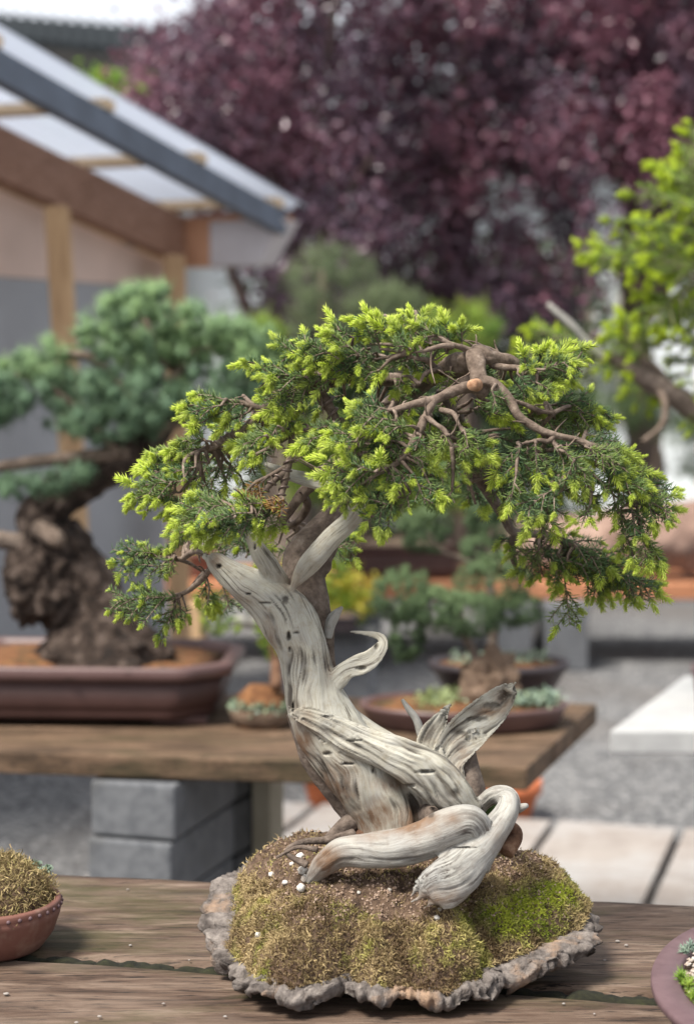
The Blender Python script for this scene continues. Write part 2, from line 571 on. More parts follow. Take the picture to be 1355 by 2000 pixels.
M['larch'] = leaf_mat('larch_foliage', (0.10, 0.22, 0.03), (0.18, 0.32, 0.05), (0.30, 0.44, 0.05), (0.42, 0.46, 0.06), 0.5, 0.35)
M['pale_pine'] = leaf_mat('pale_pine_foliage', (0.075, 0.11, 0.055), (0.12, 0.16, 0.085), (0.17, 0.22, 0.10), (0.22, 0.27, 0.13), 0.6, 0.25)
M['autumn'] = leaf_mat('yellow_shrub_leaves', (0.11, 0.24, 0.03), (0.19, 0.33, 0.04), (0.50, 0.46, 0.04), (0.55, 0.28, 0.05), 0.5, 0.35)
M['plum'] = leaf_mat('plum_leaves', (0.054, 0.036, 0.052), (0.140, 0.094, 0.132), (0.165, 0.052, 0.080), (0.26, 0.120, 0.155), 0.30, 0.16)
M['hedge'] = leaf_mat('dark_hedge_leaves', (0.02, 0.04, 0.018), (0.04, 0.07, 0.03), (0.08, 0.12, 0.05), (0.1, 0.15, 0.06), 0.55, 0.2)
M['moss_blade'] = leaf_mat('moss_strands', (0.105, 0.064, 0.031), (0.45, 0.345, 0.175), (0.115, 0.165, 0.012), (0.32, 0.35, 0.035), 0.8, 0.15)
M['sedum'] = leaf_mat('sedum_leaves', (0.17, 0.24, 0.19), (0.26, 0.34, 0.28), (0.27, 0.33, 0.12), (0.36, 0.40, 0.19), 0.5, 0.2)
M['soil'] = mottled('soil', [(0.3, (0.038, 0.024, 0.018)), (0.52, (0.125, 0.080, 0.053)), (0.75, (0.27, 0.19, 0.125))], 140, 0.95, 1.0, 0.004, scale2=320)
M['redsoil'] = mottled('rust_soil', [(0.3, (0.06, 0.025, 0.012)), (0.55, (0.19, 0.085, 0.035)), (0.75, (0.30, 0.15, 0.06))], 60, 0.95, 0.9, 0.004, second=(18, 0.52, 0.66, (0.05, 0.045, 0.02)))
M['stone'] = mottled('lava_stone', [(0.32, (0.045, 0.036, 0.032)), (0.50, (0.170, 0.145, 0.130)), (0.70, (0.32, 0.28, 0.25))], 75, 0.92, 1.0, 0.004, scale2=260, second=(22, 0.54, 0.70, (0.36, 0.24, 0.16)))
M['rock'] = mottled('brown_rock', [(0.3, (0.07, 0.045, 0.03)), (0.55, (0.17, 0.115, 0.08)), (0.75, (0.27, 0.19, 0.13))], 30, 0.9, 1.0, 0.006)
M['pebble'] = mottled('perlite', [(0.35, (0.36, 0.31, 0.26)), (0.6, (0.60, 0.58, 0.54))], 160, 0.9, 0.5, 0.001)
M['pottery'] = mottled('brown_stoneware', [(0.3, (0.042, 0.018, 0.014)), (0.7, (0.064, 0.029, 0.024))], 14, 0.55, 0.2, 0.001, spec=0.4)
M['rim'] = mottled('brown_stoneware_rim', [(0.3, (0.088, 0.048, 0.044)), (0.7, (0.118, 0.068, 0.063))], 14, 0.42, 0.2, 0.001, spec=0.5)
M['red_pot'] = mottled('red_brown_clay', [(0.3, (0.105, 0.044, 0.034)), (0.6, (0.165, 0.074, 0.056))], 20, 0.6, 0.25, 0.001, second=(30, 0.55, 0.8, (0.26, 0.17, 0.13)))
M['mauve_pot'] = mottled('mauve_clay', [(0.3, (0.080, 0.047, 0.052)), (0.7, (0.125, 0.078, 0.083))], 40, 0.6, 0.3, 0.001)
M['dark_pot'] = mottled('dark_stoneware', [(0.3, (0.028, 0.022, 0.025)), (0.7, (0.060, 0.048, 0.052))], 18, 0.5, 0.2, 0.001)
M['terracotta'] = mottled('terracotta', [(0.3, (0.38, 0.105, 0.042)), (0.7, (0.52, 0.165, 0.070))], 12, 0.8, 0.2, 0.001)
M['plank'] = plank_mat('weathered_bench_wood', [(0.34, (0.024, 0.014, 0.009)), (0.46, (0.075, 0.045, 0.030)), (0.56, (0.125, 0.084, 0.060)), (0.70, (0.245, 0.182, 0.140))], (0.042, 0.040, 0.010))
M['plank2'] = plank_mat('brown_bench_wood', [(0.36, (0.026, 0.016, 0.009)), (0.5, (0.088, 0.054, 0.031)), (0.66, (0.19, 0.120, 0.076))], (0.040, 0.034, 0.014))
M['cedar'] = plank_mat('orange_bench_wood', [(0.3, (0.30, 0.12, 0.06)), (0.5, (0.42, 0.18, 0.09)), (0.72, (0.50, 0.24, 0.13))], None, 'X', 0.3)
M['cedar_y'] = plank_mat('shed_cedar', [(0.3, (0.22, 0.115, 0.075)), (0.5, (0.33, 0.185, 0.125)), (0.72, (0.42, 0.25, 0.18))], None, 'Y', 0.3)
M['lath'] = plank_mat('pale_lath', [(0.3, (0.55, 0.38, 0.22)), (0.5, (0.70, 0.52, 0.33)), (0.72, (0.78, 0.62, 0.44))], None, 'X', 0.3)
M['post'] = mottled('pine_post', [(0.3, (0.33, 0.20, 0.105)), (0.5, (0.48, 0.31, 0.17)), (0.72, (0.56, 0.39, 0.23))], 6, 0.8, 0.3, 0.001, vscale=(8, 8, 0.5))
M['fascia'] = plain('slate_blue_paint', (0.085, 0.105, 0.140), 0.5, 0.25)
M['eave'] = mottled('eave_board', [(0.3, (0.42, 0.20, 0.11)), (0.7, (0.55, 0.30, 0.18))], 5, 0.75, 0.2, 0.001)
M['eave_pale'] = mottled('pale_eave_board', [(0.3, (0.46, 0.43, 0.44)), (0.7, (0.58, 0.55, 0.56))], 5, 0.75, 0.2, 0.001)
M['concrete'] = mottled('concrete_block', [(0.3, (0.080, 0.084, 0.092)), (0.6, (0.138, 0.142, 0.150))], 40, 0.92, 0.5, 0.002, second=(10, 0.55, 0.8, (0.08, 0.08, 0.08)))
M['blackblock'] = mottled('dark_block', [(0.3, (0.030, 0.032, 0.034)), (0.6, (0.070, 0.072, 0.074))], 40, 0.9, 0.5, 0.002)  # whole block much darker than the concrete grey
M['slab'] = mottled('pale_concrete', [(0.3, (0.32, 0.32, 0.315)), (0.6, (0.39, 0.39, 0.385))], 25, 0.85, 0.3, 0.001, second=(5, 0.5, 0.75, (0.30, 0.30, 0.30)))
M['paver'] = mottled('paving_concrete', [(0.3, (0.215, 0.185, 0.166)), (0.6, (0.29, 0.26, 0.236))], 12, 0.9, 0.4, 0.002, second=(3, 0.5, 0.75, (0.31, 0.31, 0.31)))
M['white'] = plain('white_painted_wall', (0.72, 0.76, 0.77), 0.7, 0.06, 3)
M['greywall'] = plain('grey_wall', (0.30, 0.305, 0.32), 0.5, 0.12, 3)
M['beigewall'] = plain('beige_board', (0.64, 0.48, 0.40), 0.7, 0.12, 3)
M['roofdark'] = plain('dark_roofing', (0.020, 0.024, 0.027), 0.8, 0.25, 3)
M['darkwood'] = plain('dark_fascia', (0.02, 0.019, 0.018), 0.8, 0.2, 3)
M['brownwall'] = plain('brown_wall', (0.20, 0.115, 0.06), 0.8, 0.2, 3)
M['log'] = mottled('peeled_log', [(0.3, (0.13, 0.080, 0.060)), (0.5, (0.27, 0.178, 0.140)), (0.72, (0.40, 0.29, 0.235))], 6, 0.85, 0.8, 0.01, second=(3, 0.5, 0.7, (0.17, 0.10, 0.08)))
M['timber'] = mottled('grey_timber_leg', [(0.3, (0.25, 0.225, 0.17)), (0.7, (0.38, 0.35, 0.28))], 8, 0.85, 0.3)
M['wire'] = plain('brown_training_wire', (0.16, 0.12, 0.10), 0.45, 0.15, 60, 0.5, 0.5)
M['metal'] = plain('galvanised_pole', (0.35, 0.37, 0.40), 0.4, 0.1, 5, 0.5, 0.4)

def gravel_mat():
    m, nt, b = new_mat('gravel_ground')
    v = coords(nt, 'Object')
    vo = nt.nodes.new('ShaderNodeTexVoronoi')
    vo.inputs['Scale'].default_value = 75
    nt.links.new(v, vo.inputs['Vector'])
    sep = nt.nodes.new('ShaderNodeSeparateColor')
    nt.links.new(vo.outputs['Color'], sep.inputs[0])
    c = ramp(nt, sep.outputs[0], [(0.1, (0.050, 0.050, 0.053)), (0.5, (0.100, 0.100, 0.103)), (0.85, (0.175, 0.172, 0.167)), (1.0, (0.30, 0.295, 0.29))])
    f = noise(nt, v, 0.9, 6, 0.6, 0.4)
    c = mix(nt, ramp(nt, f, [(0.46, (0, 0, 0)), (0.66, (0.75, 0.75, 0.75))]), c, (0.085, 0.068, 0.056))
    f2 = noise(nt, v, 0.35, 5, 0.6)
    c = mix(nt, ramp(nt, f2, [(0.52, (0, 0, 0)), (0.66, (0.6, 0.6, 0.6))]), c, (0.18, 0.177, 0.172))
    nt.links.new(c, b.inputs['Base Color'])
    b.inputs['Roughness'].default_value = 0.95
    bump(nt, b, vo.outputs['Distance'], 0.8, 0.008)
    return m
M['gravel'] = gravel_mat()

def sheet_mat():
    """Clear corrugated plastic, slightly milky."""
    m, nt, b = new_mat('corrugated_plastic')
    b.inputs['Base Color'].default_value = (0.58, 0.61, 0.67, 1)
    b.inputs['Roughness'].default_value = 0.22
    tr = nt.nodes.new('ShaderNodeBsdfTranslucent')
    tr.inputs['Color'].default_value = (0.66, 0.69, 0.75, 1)
    tp_ = nt.nodes.new('ShaderNodeBsdfTransparent')
    tp_.inputs['Color'].default_value = (0.78, 0.81, 0.86, 1)
    ms = nt.nodes.new('ShaderNodeMixShader')
    ms.inputs[0].default_value = 0.60
    m2 = nt.nodes.new('ShaderNodeMixShader')
    m2.inputs[0].default_value = 0.30
    nt.links.new(b.outputs[0], ms.inputs[1])
    nt.links.new(tr.outputs[0], ms.inputs[2])
    nt.links.new(ms.outputs[0], m2.inputs[1])
    nt.links.new(tp_.outputs[0], m2.inputs[2])
    nt.links.new(m2.outputs[0], nt.nodes['Material Output'].inputs['Surface'])
    return m
M['sheet'] = sheet_mat()

LITE[0] = True

# ------------------------------------------------------------------ ground, paving
mb = MB()
xs = np.linspace(-1, 1, 41); xs = np.sign(xs) * np.abs(xs) ** 2.5 * 250
ys = np.concatenate([[-60], np.linspace(-6, 30, 40), [60, 120, 300, 600]])
g = np.array([[x, y, 0.0] for y in ys for x in xs])
i = np.arange(len(ys) - 1)[:, None] * len(xs); j = np.arange(len(xs) - 1)[None]
mb.add(g, np.stack([i + j, i + j + 1, i + len(xs) + j + 1, i + len(xs) + j], -1).reshape(-1, 4))
put('gravel_ground', mb, M['gravel'], kind='structure')

AZ = math.radians(16)
du = np.array([math.cos(AZ), -math.sin(AZ)])      # across
dv = np.array([math.sin(AZ), math.cos(AZ)])       # receding
p0 = PZ(1035, 1697, 0)[:2]
far_v = PZ(1180, 1632, 0)[:2] @ dv
pave = thing('paving', None, None, (p0[0], p0[1], 0), kind='structure')
PW, PL = 0.325, 0.47
u0 = p0 @ du
for c_ in range(-3, 6):
    for r_ in range(4):
        mb = MB()
        uc, vc = u0 + (c_ + 0.5) * PW, far_v - (r_ + 0.5) * PL
        ctr = du * uc + dv * vc
        mb.box((ctr[0], ctr[1], 0.012 + random.uniform(-0.004, 0.003)), (PW - 0.022, PL - 0.018, 0.05), -AZ)
        put('paving_stone', mb, M['paver'], pave, smooth=False, bevel=0.004)

def leaves(mb, c, size, tone, up=0.3, aspect=0.5):
    """Diamond leaf faces with a slight fold at points c."""
    n = len(c)
    d = nrm(RNG.normal(size=(n, 3)))
    nm = nrm(RNG.normal(size=(n, 3)) + np.array([0, 0, up]))
    s = nrm(np.cross(d, nm)); d = np.cross(nm, s)
    size = np.broadcast_to(size, (n,))[:, None]
    V = np.stack([c - d * size * 0.5, c + s * size * aspect * 0.5 + nm * size * 0.08, c + d * size * 0.5, c - s * size * aspect * 0.5 + nm * size * 0.08], 1)
    i0 = np.arange(n)[:, None] * 4
    t = np.concatenate([i0 + np.array([[0, 1, 2]]), i0 + np.array([[0, 2, 3]])])
    mb.add(V.reshape(-1, 3), None, t, tone=np.repeat(np.broadcast_to(tone, (n,)), 4), rnd=np.repeat(RNG.uniform(0, 1, n), 4))

def bark_disp(g, TH, V, seed):
    return 0.50 * (fbm(g * np.array([70, 70, 30]) + seed, 4, seed) - 0.5) + 0.14 * (vnoise(g * np.array([240, 240, 90]), seed + 3) - 0.5)

def bark_disp_big(g, TH, V, seed):
    r_ = np.abs(2 * vnoise(g * np.array([60, 60, 26]) + seed, seed + 5) - 1)
    return 0.60 * (fbm(g * np.array([24, 24, 12]) + seed, 4, seed) - 0.5) + 0.22 * (vnoise(g * np.array([90, 90, 50]), seed + 3) - 0.5) + .22 * (r_ - .5)

# ------------------------------------------------------------------ far buildings
def wall_box(a, b, z0, z1, thick):
    """Box wall whose front face runs from a to b (x, y), built away from the camera."""
    a, b = np.asarray(a, float)[:2], np.asarray(b, float)[:2]
    t = nrm(b - a); n = np.array([-t[1], t[0]])
    c = [a, b, a + n * thick, b + n * thick]
    return np.array([[p_[0], p_[1], z0] for p_ in c] + [[p_[0], p_[1], z1] for p_ in c])

a, b = P(330, 640, 15.4), P(1700, 640, 14.6)
bl = thing('outbuilding', 'long white painted outbuilding glimpsed through the purple leaved trees', 'building', (a[0], a[1], 0))
mb = MB(); mb.hexa(wall_box(a, b, 0, 2.75, 4.0)); put('wall', mb, M['white'], bl, smooth=False)
mb = MB()
a2, b2 = a + np.array([-0.3, -0.35, 0]), b + np.array([0.3, -0.35, 0])
t = nrm((b2 - a2)[:2]); n_ = np.array([-t[1], t[0]])
e0 = [[a2[0], a2[1], 2.753], [b2[0], b2[1], 2.753]]
r0 = [[a2[0] + n_[0] * 2.4, a2[1] + n_[1] * 2.4, 3.25], [b2[0] + n_[0] * 2.4, b2[1] + n_[1] * 2.4, 3.25]]
k0 = [[a2[0] + n_[0] * 4.8, a2[1] + n_[1] * 4.8, 2.753], [b2[0] + n_[0] * 4.8, b2[1] + n_[1] * 4.8, 2.753]]
v = np.array(e0 + r0 + k0); v = np.vstack([v, v + np.array([0, 0, 0.08])])
mb.add(v, [[6, 7, 9, 8], [8, 9, 11, 10], [0, 2, 3, 1], [2, 4, 5, 3], [0, 1, 7, 6], [4, 10, 11, 5], [0, 6, 8, 2], [2, 8, 10, 4], [1, 3, 9, 7], [3, 5, 11, 9]])
put('roof', mb, plain('grey_sheet_roof', (0.30, 0.31, 0.33), 0.5, 0.1, 2), bl, smooth=False)
for px in (1150, 1215):
    mb = MB(); c = P(px, 600, 14.7); mb.box((c[0], c[1], 1.45), (0.07, 0.06, 1.5), 0); put('frame', mb, M['timber'], bl, smooth=False)

# dark roofed building, upper left
ra, rb = P(-420, 14, 18.5), P(318, 80, 18.0)
ea, eb = P(-420, 62, 14.6), P(318, 142, 14.4)
db = thing('dark_roofed_building', 'building with a long dark ribbed roof rising behind the shed', 'building', (ea[0], ea[1], 0))
mb = MB()
v = np.array([ea, eb, ra, rb]); v = np.vstack([v, v + np.array([0, 0, 0.10])])
mb.hexa(v); put('roof', mb, M['roofdark'], db, smooth=False)
for k in range(30):
    f_ = (k + 0.5) / 30
    A, B = ea + (eb - ea) * f_, ra + (rb - ra) * f_
    up = np.array([0, 0, 0.1005])
    w_ = nrm(eb - ea) * 0.03
    mb = MB(); q = np.array([A - w_, A + w_, B - w_, B + w_]) + up
    mb.hexa(np.vstack([q, q + np.array([0, 0, 0.05])])); put('roof_rib', mb, M['roofdark'], db, smooth=False)
mb = MB()
q = np.array([ea, eb, ea + np.array([0, 0.06, 0]), eb + np.array([0, 0.06, 0])])
mb.hexa(np.vstack([q + np.array([0, -0.065, -0.22]), q + np.array([0, -0.065, 0.09])])); put('fascia', mb, M['darkwood'], db, smooth=False)
mb = MB(); mb.hexa(wall_box(ea + np.array([0, 0.5, 0]), eb + np.array([0, 0.5, 0]), 0, 3.2, 3.0)); put('wall', mb, M['brownwall'], db, smooth=False)

mb = MB()
for k in range(60):
    c = P(RNG.uniform(130, 270), RNG.uniform(190, 300), RNG.uniform(12.4, 13.4))
    leaves(mb, c + RNG.normal(size=(140, 3)) * 0.09, 0.08, RNG.uniform(0, 0.6))
cr = thing('wall_shrub', 'tall green shrub with rusty tips against the dark roofed building', 'shrub', PZ(230, 1100, 0) * 0 + np.array([P(230, 200, 12.9)[0], P(230, 200, 12.9)[1], 0]))
put('foliage', mb, M['larch'], cr, smooth=False)
mb = MB()
base = P(230, 200, 12.9)
sweep(mb, [[base[0], base[1], 0, .05], [base[0] + .1, base[1], 1.4, .04], [base[0], base[1], 2.8, .02]], 10, 0.1)
put('trunk', mb, M['bark'], cr)

# far hedge
mb = MB()
hx = RNG.uniform(505, 1125, 220)
for px in hx:
    d = RNG.uniform(12.4, 13.4)
    z = RNG.uniform(0.05, 1.75 + 0.2 * math.sin(px * 0.03))
    b = P(px, 690, d); b[2] = z
    leaves(mb, b + RNG.normal(size=(60, 3)) * 0.16, 0.10, RNG.uniform(0, 0.7))
tag(put('hedge', mb, M['hedge'], smooth=False), 'dark clipped hedge running along the white outbuilding beneath the trees', 'hedge')

# ------------------------------------------------------------------ purple plum trees
poly = [(455, -120), (420, 10), (330, 70), (285, 110), (262, 180), (290, 300), (410, 410), (420, 470), (505, 520), (530, 640), (700, 620), (900, 640), (1060, 640), (1120, 590), (1160, 520), (1250, 540), (1560, 560), (1560, -260), (455, -260)]
cx, cy = sample_poly(poly, 2300)
gaps = [(660, 25, 34, 50), (1000, 0, 36, 16), (935, 448, 32, 26), (795, 275, 26, 22), (1175, 385, 34, 36), (1050, 430, 34, 30), (985, 352, 34, 20), (815, 450, 26, 22), (430, 590, 62, 48), (1185, 590, 56, 50), (1160, 320, 22, 26)]
centres = [(560, 9.6), (900, 10.2), (1250, 10.0)]
pl_lab = ['purple leaved plum tree nearest the shed roof', 'purple leaved plum tree in the middle of its row', 'purple leaved plum tree behind the lime green spruce']
trees = []
for k, (px, d) in enumerate(centres):
    w = P(px, 690, d)
    trees.append((thing('plum_tree', pl_lab[k], 'tree', (w[0], w[1], 0), 'purple leaved trees behind the benches'), w, MB(), [], d))
for x, y in zip(cx, cy):
    if any(((x - gx) / (rx + 8)) ** 2 + ((y - gy) / (ry + 8)) ** 2 < 1.0 for gx, gy, rx, ry in gaps): continue
    if vnoise(np.array([[x / 95, y / 95, 0.5]]), 77)[0] < 0.13: continue
    if y > 330 and RNG.uniform() < 0.28: continue
    k = int(np.argmin([abs(x - c[0]) for c in centres]))
    d = centres[k][1] + RNG.uniform(-1.1, 1.1)
    c = P(x, y, d)
    n = int(RNG.uniform(38, 74))
    red = float(np.clip((fbm(np.array([[x / 130, y / 130, d]]), 3, 5)[0] - .5) * 3.2 + .42 - max(0, y - 150) / 900 + RNG.normal(0, 0.22), 0, 1))
    s = RNG.uniform(0.04, 0.11)
    cc = c + RNG.normal(size=(n, 3)) * s
    leaves(trees[k][2], cc, RNG.uniform(0.034, 0.062, n), np.clip(red + RNG.normal(0, 0.12, n), 0, 1), 0.6, 0.55)
    trees[k][3].append(c)
for t_, w, mb, cs, d in trees:
    put('crown', mb, M['plum'], t_, smooth=False)
    tb = MB()
    cs = np.array(cs)
    top = np.array([w[0], w[1], 2.6])
    sweep(tb, [[w[0], w[1], -0.02, 0.13], [w[0] + 0.03, w[1], 0.7, 0.10], [w[0] - 0.03, w[1] + .05, 1.5, 0.085], [top[0], top[1], 2.6, 0.05], [top[0] + .1, top[1], 4.2, 0.02]], 14, 0.06, bark_disp_big, 3)
    put('trunk', tb, M['bark'], t_)
    for q in range(9):
        e = cs[RNG.integers(len(cs))]
        z0 = RNG.uniform(0.9, 2.6)
        a0 = np.array([w[0], w[1], z0])
        m_ = (a0 + e) / 2 + np.array([0, 0, 0.1])
        lb = MB()
        sweep(lb, [[*a0, 0.04], [*m_, 0.026], [*e, 0.008]], 8, 0.08)
        put('limb', lb, M['bark'], t_)

# ------------------------------------------------------------------ potting shed with plastic roof
def obox(mb, A, B, up, width, h0, h1, chamfer=0):
    """Beam from A to B: h0..h1 along the up vector, width across."""
    A, B = np.asarray(A, float), np.asarray(B, float)
    t = nrm(B - A)
    up = nrm(np.asarray(up, float) - t * (t @ np.asarray(up, float)))
    s = np.cross(t, up) * width / 2
    q = [A - s, B - s, A + s, B + s]
    lo = np.array([p_ + up * h0 for p_ in q]); hi = np.array([p_ + up * h1 for p_ in q])
    if chamfer:
        lo[1] -= t * chamfer; lo[3] -= t * chamfer
    mb.hexa(np.vstack([lo, hi]))

EY = np.array([0, 0, ZC])
w = P(2213, 1354, 1.0) - EY
w_e = np.array([w[1], -w[0], 0]); w_e /= np.linalg.norm(w_e)          # along the eave, to the right
wn_ = nrm(np.cross(w_e, w)); wn_ = wn_ if wn_[2] > 0 else -wn_           # roof normal
D_E = 7.0
E = P(548, 440, D_E)
E2 = E - w_e * 0.405
E2 = E2 + w * 0.0
sh = thing('potting_shed', 'open timber potting shed with clear corrugated plastic roof', 'shed', (E[0] - 1.2, E[1] - 0.5, 0))
mb = MB(); obox(mb, E, E - w * 3.4, wn_, 0.045, -0.036, 0.05); put('rafter', mb, M['fascia'], sh, smooth=False)['label'] = 'slate blue painted outer rafter'
mb = MB(); obox(mb, E2 - w * 0.02, E2 - w * 3.4, wn_, 0.06, -0.135, 0.03); put('rafter', mb, M['cedar_y'], sh, smooth=False)
eo = np.array([0, 0, -0.02]) + w * 0.03
mb = MB(); obox(mb, E2 - w_e * 0.02 + eo, E2 + w_e * 0.13 + eo, (0, 0, 1), 0.14, -0.12, 0.062); put('eave_beam', mb, M['eave'], sh, smooth=False)
mb = MB(); obox(mb, E2 + w_e * 0.132 + eo, E + w_e * 0.03 + eo, (0, 0, 1), 0.14, -0.12, 0.045, 0.10); put('eave_beam', mb, M['eave_pale'], sh, smooth=False)['label'] = 'pale grey end of the eave beam'
mb = MB(); obox(mb, E2 + w_e * 0.132 + eo, E + w_e * 0.0 + eo, (0, 0, 1), 0.15, 0.047, 0.066); put('eave_strip', mb, M['eave'], sh, smooth=False)
for k in range(6):
    s_ = 0.07 + k * 0.575
    c0 = E - w * s_
    mb = MB(); obox(mb, c0 - w_e * 0.62 + wn_ * 0.066, c0 + w_e * 0.032 + wn_ * 0.066, wn_, 0.05, -0.015, 0.015); put('batten', mb, M['lath'], sh, smooth=False)
mb = MB()
nu, nv = 97, 6
uu = np.linspace(-0.64, 0.050, nu); vv = np.linspace(-0.10, 3.4, nv)
gv = np.array([E - w * v_ + w_e * u_ + wn_ * (0.096 + 0.013 * math.sin(u_ * 2 * math.pi / 0.085)) for v_ in vv for u_ in uu])
i = np.arange(nv - 1)[:, None] * nu; j = np.arange(nu - 1)[None]
mb.add(gv, np.stack([i + j, i + j + 1, i + nu + j + 1, i + nu + j], -1).reshape(-1, 4))
ro = put('roof_sheet', mb, M['sheet'], sh)
sm = ro.modifiers.new('thickness', 'SOLIDIFY'); sm.thickness = 0.003
# wall below the inner rafter
wh = nrm(np.array([w[0], w[1], 0]))
nw = np.array([-wh[1], wh[0], 0])
A, B = E2 - w * 3.3, E2 - w * 0.06
def wall_panel(z0a, z0b, topoff, mat, name, back):
    mb = MB()
    o_ = nw * back
    lo = [np.array([A[0], A[1], z0a]) + o_, np.array([B[0], B[1], z0b]) + o_]
    hi = [A + o_ + np.array([0, 0, topoff]), B + o_ + np.array([0, 0, topoff])] if topoff is not None else [np.array([A[0], A[1], 1.50]) + o_, np.array([B[0], B[1], 1.50]) + o_]
    q = [lo[0], lo[1], lo[0] + nw * 0.03, lo[1] + nw * 0.03, hi[0], hi[1], hi[0] + nw * 0.03, hi[1] + nw * 0.03]
    mb.hexa(np.array(q)); put(name, mb, mat, sh, smooth=False)
wall_panel(1.503, 1.503, -0.14, M['beigewall'], 'wall_board', 0.05)
wall_panel(0.0, 0.0, None, M['greywall'], 'wall_panel', 0.05)
def post(name, pt, pb, depth, wd, mat):
    mb = MB(); a_, b_ = P(*pt, depth), P(*pb, depth)
    d_ = a_ - b_; b_ = b_ - d_ * (b_[2] / d_[2])
    obox(mb, b_, a_, (0, -1, 0), wd, -wd / 2, wd / 2); put(name, mb, mat, sh, smooth=False, bevel=0.004)
post('post', (112, 405), (152, 1085), 6.05, 0.072, M['post'])
post('post', (341, 500), (343, 640), 6.95, 0.075, M['post'])

# ------------------------------------------------------------------ far bench with logs and pots
def bench_box(corners_px, z, th):
    """Slab whose top corners (near-left, near-right, far-left, far-right) are seen at photo pixels."""
    top = np.array([PZ(x, y, z) for x, y in corners_px])
    lo = top.copy(); lo[:, 2] -= th
    return np.vstack([lo, top])

ZB = 0.335
fb = thing('low_bench', 'long low bench of orange timber at the far side of the gravel', 'bench', PZ(800, 1290, 0))
tl, tr_ = PZ(205, 1137, ZB), PZ(1560, 1139, ZB)
for k in range(3):
    mb = MB(); o_ = np.array([0.02 * k, 0.215 * k, 0])
    q = np.array([tl + o_, tr_ + o_, tl + o_ + [0, 0.205, 0], tr_ + o_ + [0, 0.205, 0]])
    mb.hexa(np.vstack([q - [0, 0, 0.068], q])); put('plank', mb, M['cedar'], fb, smooth=False, bevel=0.006)
for px0, px1, m in ((345, 392, 'post'), (958, 1042, 'concrete'), (1068, 1152, 'concrete'), (1440, 1520, 'concrete'), (700, 745, 'blackblock')):
    a_, b_ = PZ(px0, 1150, ZB), PZ(px1, 1150, ZB)
    mb = MB(); c = (a_ + b_) / 2
    mb.box((c[0], c[1] + 0.22, (ZB - 0.069) / 2), (np.linalg.norm(b_ - a_), 0.36, ZB - 0.071), 0); put('support_block', mb, M[m], fb, smooth=False, bevel=0.006)

def log(name, lab, rows, depth, seed):
    mb = MB(); sweep(mb, px_path(rows, depth), 28, 0.02, bark_disp_big, seed, jag=0.03)
    return tag(put(name, mb, M['log']), lab, 'log')
log('log', 'thick peeled pinkish log lying on the low orange bench', [(960, 1075, 42, .05), (1090, 1070, 46, .05), (1210, 1064, 52, 0), (1330, 1050, 66, 0), (1500, 1036, 74, 0)], 7.75, 2)
log('log', 'thinner pale log stacked at the back of the low orange bench', [(1000, 1040, 24, .3), (1130, 1035, 30, .3), (1290, 1020, 36, .3), (1500, 1000, 40, .3)], 7.75, 5)

def box_pot(name, lab, x0, x1, y0, y1, y_base_z, depth_m, mat, soil, cat='pot', ribs=0):
    """Rectangular pot standing at height z, its front seen between the photo columns."""
    a_, b_ = PZ(x0, y1, y_base_z), PZ(x1, y1, y_base_z)
    dd = np.linalg.norm(a_ - EY)
    h = (y1 - y0) / F * dd
    wdt = np.linalg.norm(b_ - a_)
    c = (a_ + b_) / 2 + np.array([0, depth_m / 2, 0])
    t_ = thing(name, lab, cat, (c[0], c[1], y_base_z))
    def ol(th):
        r = 1 / np.maximum(np.abs(np.cos(th)) ** 8 + np.abs(np.sin(th)) ** 8, 1e-9) ** (1 / 8)
        return np.cos(th) * r * wdt / 2, np.sin(th) * r * depth_m / 2
    mb = MB()
    pr = [(0.90, 0.004), (0.93, h * 0.2)]
    for q in range(ribs):
        z = h * (0.25 + 0.5 * q / max(1, ribs)); pr += [(0.935, z), (0.955, z + h * 0.03), (0.935, z + h * 0.06)]
    pr += [(0.96, h * 0.84), (1.0, h * 0.86), (1.0, h), (0.92, h), (0.90, h * 0.86)]
    ring_solid(mb, pr, ol, c, 64); put('pot_body', mb, mat, t_)
    mb = MB(); ring_solid(mb, [(0.5, h * 0.6), (0.905, h * 0.88), (0.6, h * 1.02), (0.2, h * 1.07)], ol, c, 40); put('soil', mb, soil, t_)
    return t_, c, h, wdt

sandy = mottled('sandy_topping', [(0.3, (0.38, 0.26, 0.18)), (0.7, (0.52, 0.38, 0.28))], 20, 0.95)
box_pot('planter', 'wide dark ribbed planter with sandy top on the low orange bench', 652, 905, 1066, 1132, ZB, 0.34, M['pottery'], sandy, 'planter', 3)
box_pot('planter', 'small dark red planter at the left end of the low orange bench', 285, 428, 1080, 1132, ZB, 0.26, M['red_pot'], M['soil'], 'planter')

def conifer(name, lab, cat, base, polys, mat, n, nl, depth, dspread, tone=(0, 1), pot=None, tr=0.02, trunkpts=None, group=None, wd=0.0018):
    t_ = thing(name, lab, cat, base, group)
    allc = []
    for poly_ in polys:
        mb = MB()
        x, y = sample_poly(poly_, n)
        for xx, yy in zip(x, y):
            c = P(xx, yy, depth + RNG.uniform(-dspread, dspread))
            allc.append(c)
            m_ = 26
            d_ = nrm(RNG.normal(size=(m_, 3)) + np.array([0, 0, 0.35]))
            needles(mb, c + RNG.normal(size=(m_, 3)) * nl * 0.25, d_, nl * RNG.uniform(0.7, 1.2, m_), wd, RNG.uniform(*tone))
        put('foliage_pad', mb, mat, t_)
    tb = MB()
    if trunkpts is None:
        m0 = np.mean(allc, 0)
        trunkpts = [[base[0], base[1], base[2], tr], [(base[0] + m0[0]) / 2 + .03, base[1], (base[2] + m0[2]) / 2, tr * .8], [m0[0], m0[1], m0[2], tr * .4]]
    sweep(tb, trunkpts, 12, 0.02, bark_disp_big, 2)
    put('trunk', tb, M['twig'], t_)
    return t_

